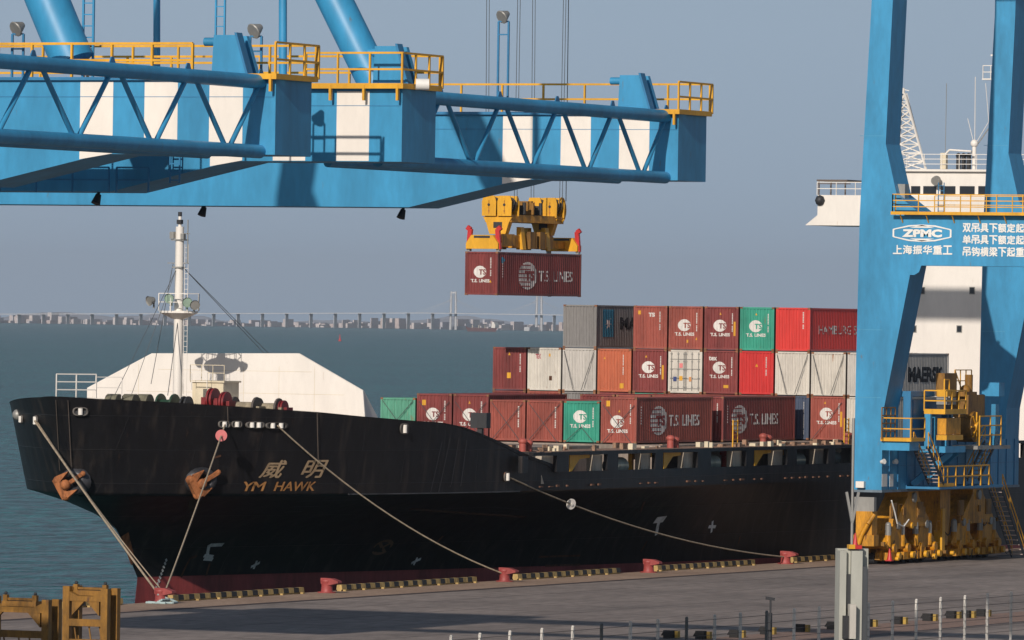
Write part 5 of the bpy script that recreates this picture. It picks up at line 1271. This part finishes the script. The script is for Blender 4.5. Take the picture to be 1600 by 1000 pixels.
# ================================================================== quay furniture
BOL = [(346.6, 'nearest the bow'), (366.6, 'second from the bow'), (390.2, 'third from the bow, holding the long bow line'), (411.2, 'fourth from the bow, without a rope'), (433.0, 'nearest the crane, holding the breast line')]
for i, (y, lab) in enumerate(BOL):
    t = thing('bollard', (.95, y, .012), 'red mooring bollard on the quay edge, ' + lab, 'bollard', 'red bollards on the quay edge')
    b = MB(); x = .95; z = .012
    n = 16
    prof = [(.38, 0), (.34, .06), (.31, .22), (.31, .48), (.35, .60), (.37, .68), (.30, .76), (.0, .80)]
    vs = [(x + r_*math.cos(2*math.pi*k/n), y + r_*math.sin(2*math.pi*k/n), z+h) for r_, h in prof[:-1] for k in range(n)] + [(x, y, z+.80)]
    b.add(vs, [(j*n+k, j*n+(k+1) % n, (j+1)*n+(k+1) % n, (j+1)*n+k) for j in range(len(prof)-2) for k in range(n)] + [((len(prof)-2)*n+k, (len(prof)-2)*n+(k+1) % n, len(vs)-1) for k in range(n)], True)
    b.prism([(x-.25, z+.5), (x-.28, z+.82), (x+.35, z+.80), (x+.78, z+.66), (x+.80, z+.56), (x+.3, z+.44)], 'y', y-.26, y+.24)
    b.build('bollard_body', BOLR, t)
    b = MB(); b.tube((x, y, z), (x, y, z+.06), .52, n=16); b.build('base_plate', BOLR, t)
YB_ = mat('kerb yellow', (.52, .36, .13), .7, var=.25, scale=3); KB = mat('kerb black', (.03, .03, .03), .7, var=.3)
def kerb(px0, px1, lab):
    def yk(px):  # walk along x = .35
        return at(px, 957 - .0629*px - 3, X=.38).y
    a, c = yk(px0), yk(px1); t = thing('bumper_kerb', (.38, a, .012), lab, 'kerb', 'yellow and black kerbs between the bollards')
    n = max(2, round((c - a) / .62)); st = (c - a) / n
    for col in (0, 1):
        b = MB()
        for k in range(n):
            if k % 2 == col: b.prism([(.20, .09), (.56, .09), (.52, .36), (.24, .36)], 'y', a + k*st, a + (k+1)*st - .001)
        b.build('yellow_section' if col == 0 else 'black_section', YB_ if col == 0 else KB, t)
    b = MB()
    for k in range(0, n, 4): b.box(.57, .74, a + k*st + .1, a + k*st + .3, .012, .1)
    b.box(.25, .5, a, c, .012, .09); b.build('kerb_foot', YB_, t)
for p in ((96, 188, 'striped kerb seen behind the yellow frames at the left'), (266, 471, 'striped kerb from the bow bollard to the second one'), (530, 741, 'striped kerb between the second and third bollards'),
          (805, 966, 'striped kerb between the third and fourth bollards'), (1024, 1176, 'striped kerb between the fourth bollard and the one nearest the crane'), (1236, 1306, 'short striped kerb ending at the grey post')): kerb(*p)
# mooring lines
def sagline(a, c, sag, n=14):
    return [Vector(a).lerp(Vector(c), k/n) - Vector((0, 0, 4*sag*(k/n)*(1-k/n))) for k in range(n+1)]
def B_(i, dz=.45, dx=.0): return Vector((.95+dx, BOL[i][0]-.1, dz))
ropes = [(ck['a'], B_(0, .5, -.1), .1, 'thick pale bow line from the tip of the bow to the nearest bollard'), (ck['b'], B_(0, .4, .2), .15, 'pale mooring line with a red rat guard running down to the nearest bollard'),
         (ck['c'], B_(2), .9, 'long pale mooring line crossing below the ship name to the third bollard'), (ck['d'], B_(4), .8, 'long mooring line with a white rat guard to the bollard nearest the crane')]
for i, (a, c, sg, lab) in enumerate(ropes):
    P_ = sagline(a, c, sg); b = MB(); b.path(P_, .048 if i else .062, 6); tag(b.build('mooring_rope', ROPE), lab, 'rope', 'mooring lines of the ship')
    if i in (1, 3):
        f = .065 if i == 1 else .215
        q = Vector(a).lerp(Vector(c), f) - Vector((0, 0, 4*sg*f*(1-f))); d = (Vector(c) - Vector(a)).normalized(); nrm = (d*.7 + Vector((.35, -.9, 0))).normalized()
        b = MB(); b.tube(q - nrm*.03, q + nrm*.03, .33, n=20); b.tube(q - nrm*.1, q + nrm*.1, .09, n=8)
        tag(b.build('rat_guard', PINK if i == 1 else WHITE), 'faded red round rat guard on the second mooring line' if i == 1 else 'white round rat guard on the line from midships', 'rat guard')
P_ = sagline(ck['a'] + Vector((0, .2, 0)), B_(0, .3, .5), .3); b = MB(); b.path(P_, .035, 6); tag(b.build('mooring_rope', ROPE), 'thinner line running close beside the thick bow line', 'rope', 'mooring lines of the ship')
q = P_[0].lerp(P_[-1], .33)
for dx, m_ in ((-1.1, RUST), (0, PINK)):
    pass
b = MB()
for k in range(5): b.tube((.95 + .1*k, BOL[0][0]-.7, .02 + .05*k), (.95+.12*k, BOL[0][0]+.5, .02+.05*k), .06, n=6)
b.tube((.5, BOL[0][0]-.8, .06), (1.7, BOL[0][0]-.9, .06), .07, n=6); b.path([(.6, BOL[0][0]-.7, .08), (1.2, BOL[0][0]-1.0, .07), (1.9, BOL[0][0]-.5, .07), (1.7, BOL[0][0]+.4, .07), (.9, BOL[0][0]-.3, .5)], .07)
tag(b.build('rope_coil', mat('pale teal rope', (.40, .52, .52), .9)), 'pale blue rope coil heaped at the foot of the nearest bollard', 'rope')
for px0, py0, px1, py1, x in ((88, 625, 94, 735, 0), (107, 625, 113, 745, 0), (496, 645, 498, 722, 1), (356, 635, 357, 660, 1)):
    a = hullhit(px0, py0+6); c = hullhit(px1, py1)
    b = MB(); P0 = a + Vector((.1, -.25, .2)); P1 = c + Vector((.1, -.25, 0)); b.tube(P0, P1, .025, n=5)
    lab = {88: 'thin line hanging down the bow near its tip', 107: 'second thin line hanging beside the first at the bow', 496: 'thin heaving line hanging above the ship name', 356: 'short thin line hanging over the double fairleads'}[px0]
    tag(b.build('hanging_line', mat('dark hemp line', (.10, .08, .065), .9)), lab, 'line', 'thin lines hanging from the bulwark')
# wheel stops on the landside strip
for i, (px, py) in enumerate([(1048, 997), (1098, 998), (1151, 996), (1199, 991), (1252, 987), (1303, 983), (1358, 979), (1405, 975), (1452, 970), (1489, 966), (1512, 965), (1536, 963)]):
    q = at(px, py, Z=.02); t = thing('wheel_stop', (q.x, q.y, .014), 'black rubber wheel stop with a yellow back, number %s from the left along the rail' % ['one','two','three','four','five','six','seven','eight','nine','ten','eleven','twelve'][i], 'wheel stop', 'rubber wheel stops along the landside rail')
    b = MB(); b.box(q.x-.28, q.x+.18, q.y-.28, q.y+.05, .014, .40); b.prism([(q.x-.28, .14), (q.x-.42, .14), (q.x-.28, .36)], 'y', q.y-.25, q.y); b.build('rubber_block', BLACKRUB, t)
    b = MB(); b.box(q.x-.1, q.x+.34, q.y+.06, q.y+.35, .014, .36); b.build('steel_back', mat('faded yellow steel', (.45, .30, .06), .7, var=.3, rust=.4), t)
# fence
FX = 52.35; tops = [705, 750, 797, 847, 895, 940, 985, 1028, 1073, 1117, 1157, 1198, 1241, 1280, 1318, 1357, 1395, 1432, 1470, 1508, 1543, 1580, 1617, 1654]
fence = thing('fence', (FX, at(705, 995, X=FX).y, .012), 'wire fence with slender posts along the landside pavement', 'fence')
tp_ = []
DKP = mat('dark fence post', (.10, .11, .11), .6)
for i, px in enumerate(tops):
    py = 995 - (px - 705) * .08; q = at(px, py, X=FX); b = MB(); b.box(FX-.055, FX+.055, q.y-.05, q.y+.05, .012, 2.3); b.tube((FX, q.y, 2.3), (FX, q.y, 2.36), .075, .05, 8)
    b.build('post', DKP if px in (940, 1073, 1198) else mat('pale fence post', (.62, .60, .55), .6), fence); tp_.append(q.y)
for k in range(6):
    z = .45 + k*.34; b = MB(); b.tube((FX+.05, tp_[0], z), (FX+.05, tp_[-1], z), .011, n=4); b.build('fence_wire', mat('fence wire', (.12, .10, .09), .7), fence)
# short post with a camera
q = at(1203, 1010, X=49); t = thing('camera_post', (49, q.y, .012), 'short dark post with a small camera on top, behind the fence', 'post')
b = MB(); b.tube((49, q.y, .012), (49, q.y, 1.9), .09, n=10); b.tube((49, q.y, 1.9), (49, q.y, 2.5), .05, n=8); b.build('post', DARK, t)
b = MB(); b.bar((48.8, q.y-.1, 2.58), (49.15, q.y+.12, 2.52), .14, .14); b.build('camera', DARK, t)
b = MB(); b.box(48.9, 49.1, q.y-.2, q.y-.08, 1.1, 1.6); b.build('control_box', DARK, t)
# grey steel column in the foreground
D0 = 120.
a, c = at(1310, 862, D=D0), at(1346, 862, D=D0); zt = a.z + .02
px_, py_ = (a.x + c.x) / 2, (a.y + c.y) / 2; yaw = math.atan2(c.y - a.y, c.x - a.x) + R(9); wd = (c - a).length
t = thing('steel_column', (px_, py_, 0), 'grey channel section column in the foreground with a pale box fixed to its web', 'column', rz=yaw)
def lbox(b, x0, x1, y0, y1, z0, z1): b.box(px_+x0, px_+x1, py_+y0, py_+y1, z0, z1)
h = wd / 2; b = MB()
lbox(b, -h, -h*.42, -.12, .10, 0, zt); lbox(b, h*.02, h, -.12, .10, 0, zt); lbox(b, -h*.42, h*.02, -.02, .0, 0, zt)
lbox(b, -h, h+.14, .10, .26, 0, zt+.03); o = b.build('column_section', POSTG, t)
b = MB(); lbox(b, h+.0, h+.09, -.1, .10, 0, zt-.25); b.build('cable_duct', mat('dark duct', (.07, .08, .09), .6), t)
b = MB(); lbox(b, -h*.42, h*.02, -.08, -.022, zt-.95, zt-.38); b.build('slot_cover', mat('dark slot', (.05, .055, .06), .6), t)
b = MB(); lbox(b, -h*.25, h*.3, -.30, -.125, zt-1.42, zt-.86); b.build('box', mat('pale plastic', (.58, .56, .50), .5), t)
b = MB(); lbox(b, -h*.72, -h*.28, -.24, -.125, zt-1.42, zt-1.05); lbox(b, -h*.5, h*.2, -.2, -.125, zt-1.5, zt-1.36); b.build('bracket', DARK, t)
b = MB(); lbox(b, -h*.2, h*.35, -.1, .06, zt+.031, zt+.10); b.build('cap_plate', YEL, t)
b = MB(); lbox(b, h*.36, h*.95, -.1, .08, zt+.031, zt+.09); b.build('lamp', RED, t)
b = MB(); b.tube((px_+.05, py_+.1, zt), (px_+.05, py_+.1, zt+2.15), .024, n=8); b.bar((px_+.05, py_+.1, zt+.45), (px_-.05, py_+.1, zt+.95), .04); b.bar((px_+.05, py_+.1, zt+.45), (px_+.15, py_+.1, zt+.95), .04); b.build('antenna_pole', GREYM, t)
# yellow frames in the lower left corner
def frame_unit(px0, px1, pyt, Y0, lab, tower=True):
    a, c = at(px0, pyt, Y=Y0), at(px1, pyt, Y=Y0); z = a.z; x0, x1 = a.x, c.x; w_ = x1 - x0; d = .9
    t = thing('spreader_stand', ((x0+x1)/2, Y0, 0), lab, 'stand', 'yellow spreader stands in the corner'); s_ = .28
    def post(x, y, zz, wd=.32):
        b = MB(); b.box(x, x+wd, y, y+.3, 0, zz); b.build('post', OLDSHADEYEL, t)
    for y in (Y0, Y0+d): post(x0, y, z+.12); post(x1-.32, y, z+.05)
    b = MB(); b.prism([(x0+.32, z-.5), (x1-.32, z-.5), (x1-.32, z-.1), (x1-.7, z-.28), (x0+.7, z-.28), (x0+.32, z-.1)], 'y', Y0+.02, Y0+.27); b.build('beam', OLDSHADEYEL, t)
    b = MB(); b.box(x0+.32, x1-.32, Y0+d+.02, Y0+d+.25, z-.55, z-.2); b.build('beam', OLDSHADEYEL, t)
    b = MB(); b.box(x0+.32, x1-.32, Y0+.02, Y0+.27, z-1.55, z-1.25); b.box(x0+.32, x1-.32, Y0+.05, Y0+.25, z-2.4, z-2.1); b.build('beam', OLDSHADEYEL, t)
    b = MB(); b.prism([(x0+.42, z-.5), (x0+1.0, z-.5), (x0+.42, z-1.1)], 'y', Y0+.05, Y0+.2); b.build('gusset', OLDSHADEYEL, t)
    b = MB(); b.prism([(x1-.42, z-.5), (x1-1.0, z-.5), (x1-.42, z-1.1)], 'y', Y0+.05, Y0+.2); b.build('gusset', OLDSHADEYEL, t)
    xm = (x0+x1)/2
    sp = thing('spare_spreader', (xm, Y0+.5, z-.27), 'dark topped spare spreader frame resting on the ' + ('stand nearer the ship' if 'nearer' in lab else 'stand at the left edge of the picture'), 'spreader', 'spare spreaders on the stands')
    b = MB(); b.box(xm-.8, xm+.8, Y0+.35, Y0+1.0, z-.27, z-.05); b.box(xm-.75, xm+.75, Y0+.45, Y0+.55, z-.02, z+.08); b.build('top_frame', OLDSHADEYEL, sp)
    for dx in (-.78, .6): b = MB(); b.box(xm+dx, xm+dx+.2, Y0+.4, Y0+.6, z-.05, z+.2); b.build('guide_post', OLDSHADEYEL, sp); b = MB(); b.ball((xm+dx+.1, Y0+.5, z+.26), .08, 8); b.build('lifting_eye', DARK, sp)
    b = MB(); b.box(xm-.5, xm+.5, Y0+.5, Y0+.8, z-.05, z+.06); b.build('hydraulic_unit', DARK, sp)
    for dx in (-.5, .2, .7): b = MB(); b.bar((xm+dx, Y0+.2, z-2.1), (xm+dx-.1, Y0+.2, z-1.5), .05); b.build('strut', OLDSHADEYEL, t)
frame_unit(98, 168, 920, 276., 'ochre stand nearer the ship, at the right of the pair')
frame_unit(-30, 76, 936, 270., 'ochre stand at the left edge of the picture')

# ================================================================== far things and the air
# skyline of the city on the far shore, sixteen kilometres of bay away
FD = 13600.
def far(px, py, D=FD): return at(px, py, D=D)
ux = Vector((math.cos(TH), math.sin(TH), 0)); uy = Vector((-math.sin(TH), math.cos(TH), 0))
b = MB(); g_ = random.Random(11); base0 = Vector((CX, 0, 0)) + uy * FD
b2 = MB()
cl = [(0, 70, 14), (70, 230, 9), (230, 420, 8), (420, 560, 10), (560, 760, 13), (760, 900, 11), (900, 1400, 12)]
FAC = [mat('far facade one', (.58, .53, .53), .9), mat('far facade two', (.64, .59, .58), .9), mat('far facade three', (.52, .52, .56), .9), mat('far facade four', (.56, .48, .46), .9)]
px = -40.
while px < 1400:
    wd = g_.uniform(1.2, 7); hh = next((h for a, c, h in cl if a <= px < c), 9) * g_.choice([.35, .6, .8, 1, 1.2, 1.7]) * .72
    p = base0 + ux * ((px - 800) / F * FD) + uy * g_.uniform(-200, 500); s_ = FD / F
    b.cur = g_.randrange(4); b.box(p.x - wd*s_/2, p.x + wd*s_/2, p.y, p.y + 30, WL, WL + hh * s_); px += wd * g_.uniform(.35, 1.1)
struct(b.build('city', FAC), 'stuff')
def ridge(name, D, pts, m, depth=900):
    b = MB(); n = len(pts); s_ = D / F; fr = []
    for px, h in pts:
        p = Vector((CX, 0, 0)) + uy * D + ux * ((px - 800) / F * D); fr.append((p, h * s_))
    vs = [(p.x, p.y, WL) for p, h in fr] + [(p.x + uy.x*depth, p.y + uy.y*depth, WL + h) for p, h in fr] + [(p.x + uy.x*2*depth, p.y + uy.y*2*depth, WL) for p, h in fr]
    b.add(vs, [(k, k+1, n+k+1, n+k) for k in range(n-1)] + [(n+k, n+k+1, 2*n+k+1, 2*n+k) for k in range(n-1)], True); return struct(b.build(name, m))
LND = mat('haze tinted hillside', (.42, .46, .52), .95, var=.2, scale=.004)  # pale blue of distant haze painted into the hill colour
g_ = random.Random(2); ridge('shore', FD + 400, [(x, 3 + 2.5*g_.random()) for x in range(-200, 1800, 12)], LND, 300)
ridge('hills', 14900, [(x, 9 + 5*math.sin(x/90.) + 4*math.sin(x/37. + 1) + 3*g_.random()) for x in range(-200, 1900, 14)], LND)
# cable-stayed bridge
BD = 13000.; s_ = BD / F
def bp(px, h): p = Vector((CX, 0, 0)) + uy * BD + ux * ((px - 800) / F * BD); return Vector((p.x, p.y, WL + h * s_))
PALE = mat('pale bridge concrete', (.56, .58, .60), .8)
c0 = bp(775, 0); br = thing('bridge', c0, 'pale cable-stayed bridge crossing the bay on the horizon', 'bridge')
def hdeck(px): return 12.5 + 13 * max(0, min(1, (px + 100) / 760.)) - 5 * max(0, (px - 900) / 500.)
b = MB(); P_ = [bp(px, hdeck(px)) for px in range(-200, 1500, 20)]
for a, c in zip(P_, P_[1:]): b.bar(a, c, 22, 1.3)
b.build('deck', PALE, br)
for px in (708, 842):
    b = MB()
    for dx, tp_ in ((-4.2, -3.4), (4.2, 3.4)): b.tube(bp(px+dx, 0), bp(px+tp_, 60), 2.6*s_, 1.7*s_, 4)
    b.box(bp(px-5, 0).x, bp(px+5, 0).x, c0.y-20, c0.y+20, WL, WL+6*s_); b.bar(bp(px-3.5, 58), bp(px+3.5, 58), 3, 3); b.build('pylon', PALE, br)
    for k in range(1, 8):
        for s2 in (-1, 1): b = MB(); b.tube(bp(px, 58 - k*1.5), bp(px + s2*k*8.5, hdeck(px)), .16, n=3); b.build('stay', PALE, br)
for px in range(-160, 1480, 38):
    if abs(px-708) < 22 or abs(px-842) < 22 or 708 < px < 842: continue
    b = MB(); b.box(bp(px-.45, 0).x, bp(px+.45, 0).x, bp(px, 0).y-6, bp(px, 0).y+6, WL, WL + hdeck(px)*s_); b.build('pier', PALE, br)
# tanker in the bay
TD = 11500.; s_ = TD / F
def tp(px, h): p = Vector((CX, 0, 0)) + uy * TD + ux * ((px - 800) / F * TD); return Vector((p.x, p.y, WL + h * s_))
t = thing('tanker', tp(752, 0), 'small dark tanker far out below the bridge', 'ship')
b = MB(); Q = [(727, 9.4), (731, 6.2), (766, 5.0), (768, 6.0), (777, 6.2), (775, 0), (731, 0)]
vs = [tp(x, h) for x, h in Q] + [tp(x, h) + uy*25 for x, h in Q]; n = len(Q)
b.add(vs, [tuple(range(n)), tuple(range(2*n-1, n-1, -1))] + [(k, k+n, (k+1) % n+n, (k+1) % n) for k in range(n)]); b.build('hull', mat('tanker hull', (.10, .035, .035), .7), t)
b = MB(); 
for x0, x1, h0, h1 in ((768, 775, 6, 12), (769, 773, 12, 15)): a, c = tp(x0, h0), tp(x1, h1); b.box(a.x, c.x, a.y, a.y+14, a.z, c.z)
b.build('deckhouse', WHITE, t)
for x in (738, 748, 758): b = MB(); b.tube(tp(x, 5), tp(x, 10), .5, n=5); b.build('mast', CREAM, t)
# red buoy
by = at(531, 533, Z=WL); t = thing('buoy', by, 'small red navigation buoy alone on the open water', 'buoy')
b = MB(); b.tube(by - Vector((0,0,.6)), by + Vector((0,0,1.1)), 1.3, 1.3, 14); b.build('float', RED, t)
b = MB(); b.tube(by + Vector((0,0,1.1)), by + Vector((0,0,4.2)), .8, .25, 8); b.ball(by + Vector((0,0,4.7)), .5, 8); b.build('tower', RED, t)
# the air between: one closed box of thin haze
hb_ = MB(); hb_.box(-13000, 6500, -400, 17500, WL - 3, 170); hz = hb_.build('haze', mat('haze filler', (.5, .5, .5)))
hm = bpy.data.materials.new('sea haze'); hm.use_nodes = True; nn = hm.node_tree; nn.nodes.remove(nn.nodes['Principled BSDF'])
pv = nn.nodes.new('ShaderNodeVolumePrincipled'); pv.inputs['Color'].default_value = (.86, .91, 1, 1); pv.inputs['Density'].default_value = 3.8e-5; pv.inputs['Anisotropy'].default_value = .2
nn.links.new(pv.outputs[0], nn.nodes['Material Output'].inputs['Volume']); hz.data.materials.clear(); hz.data.materials.append(hm); hz['kind'] = 'stuff'
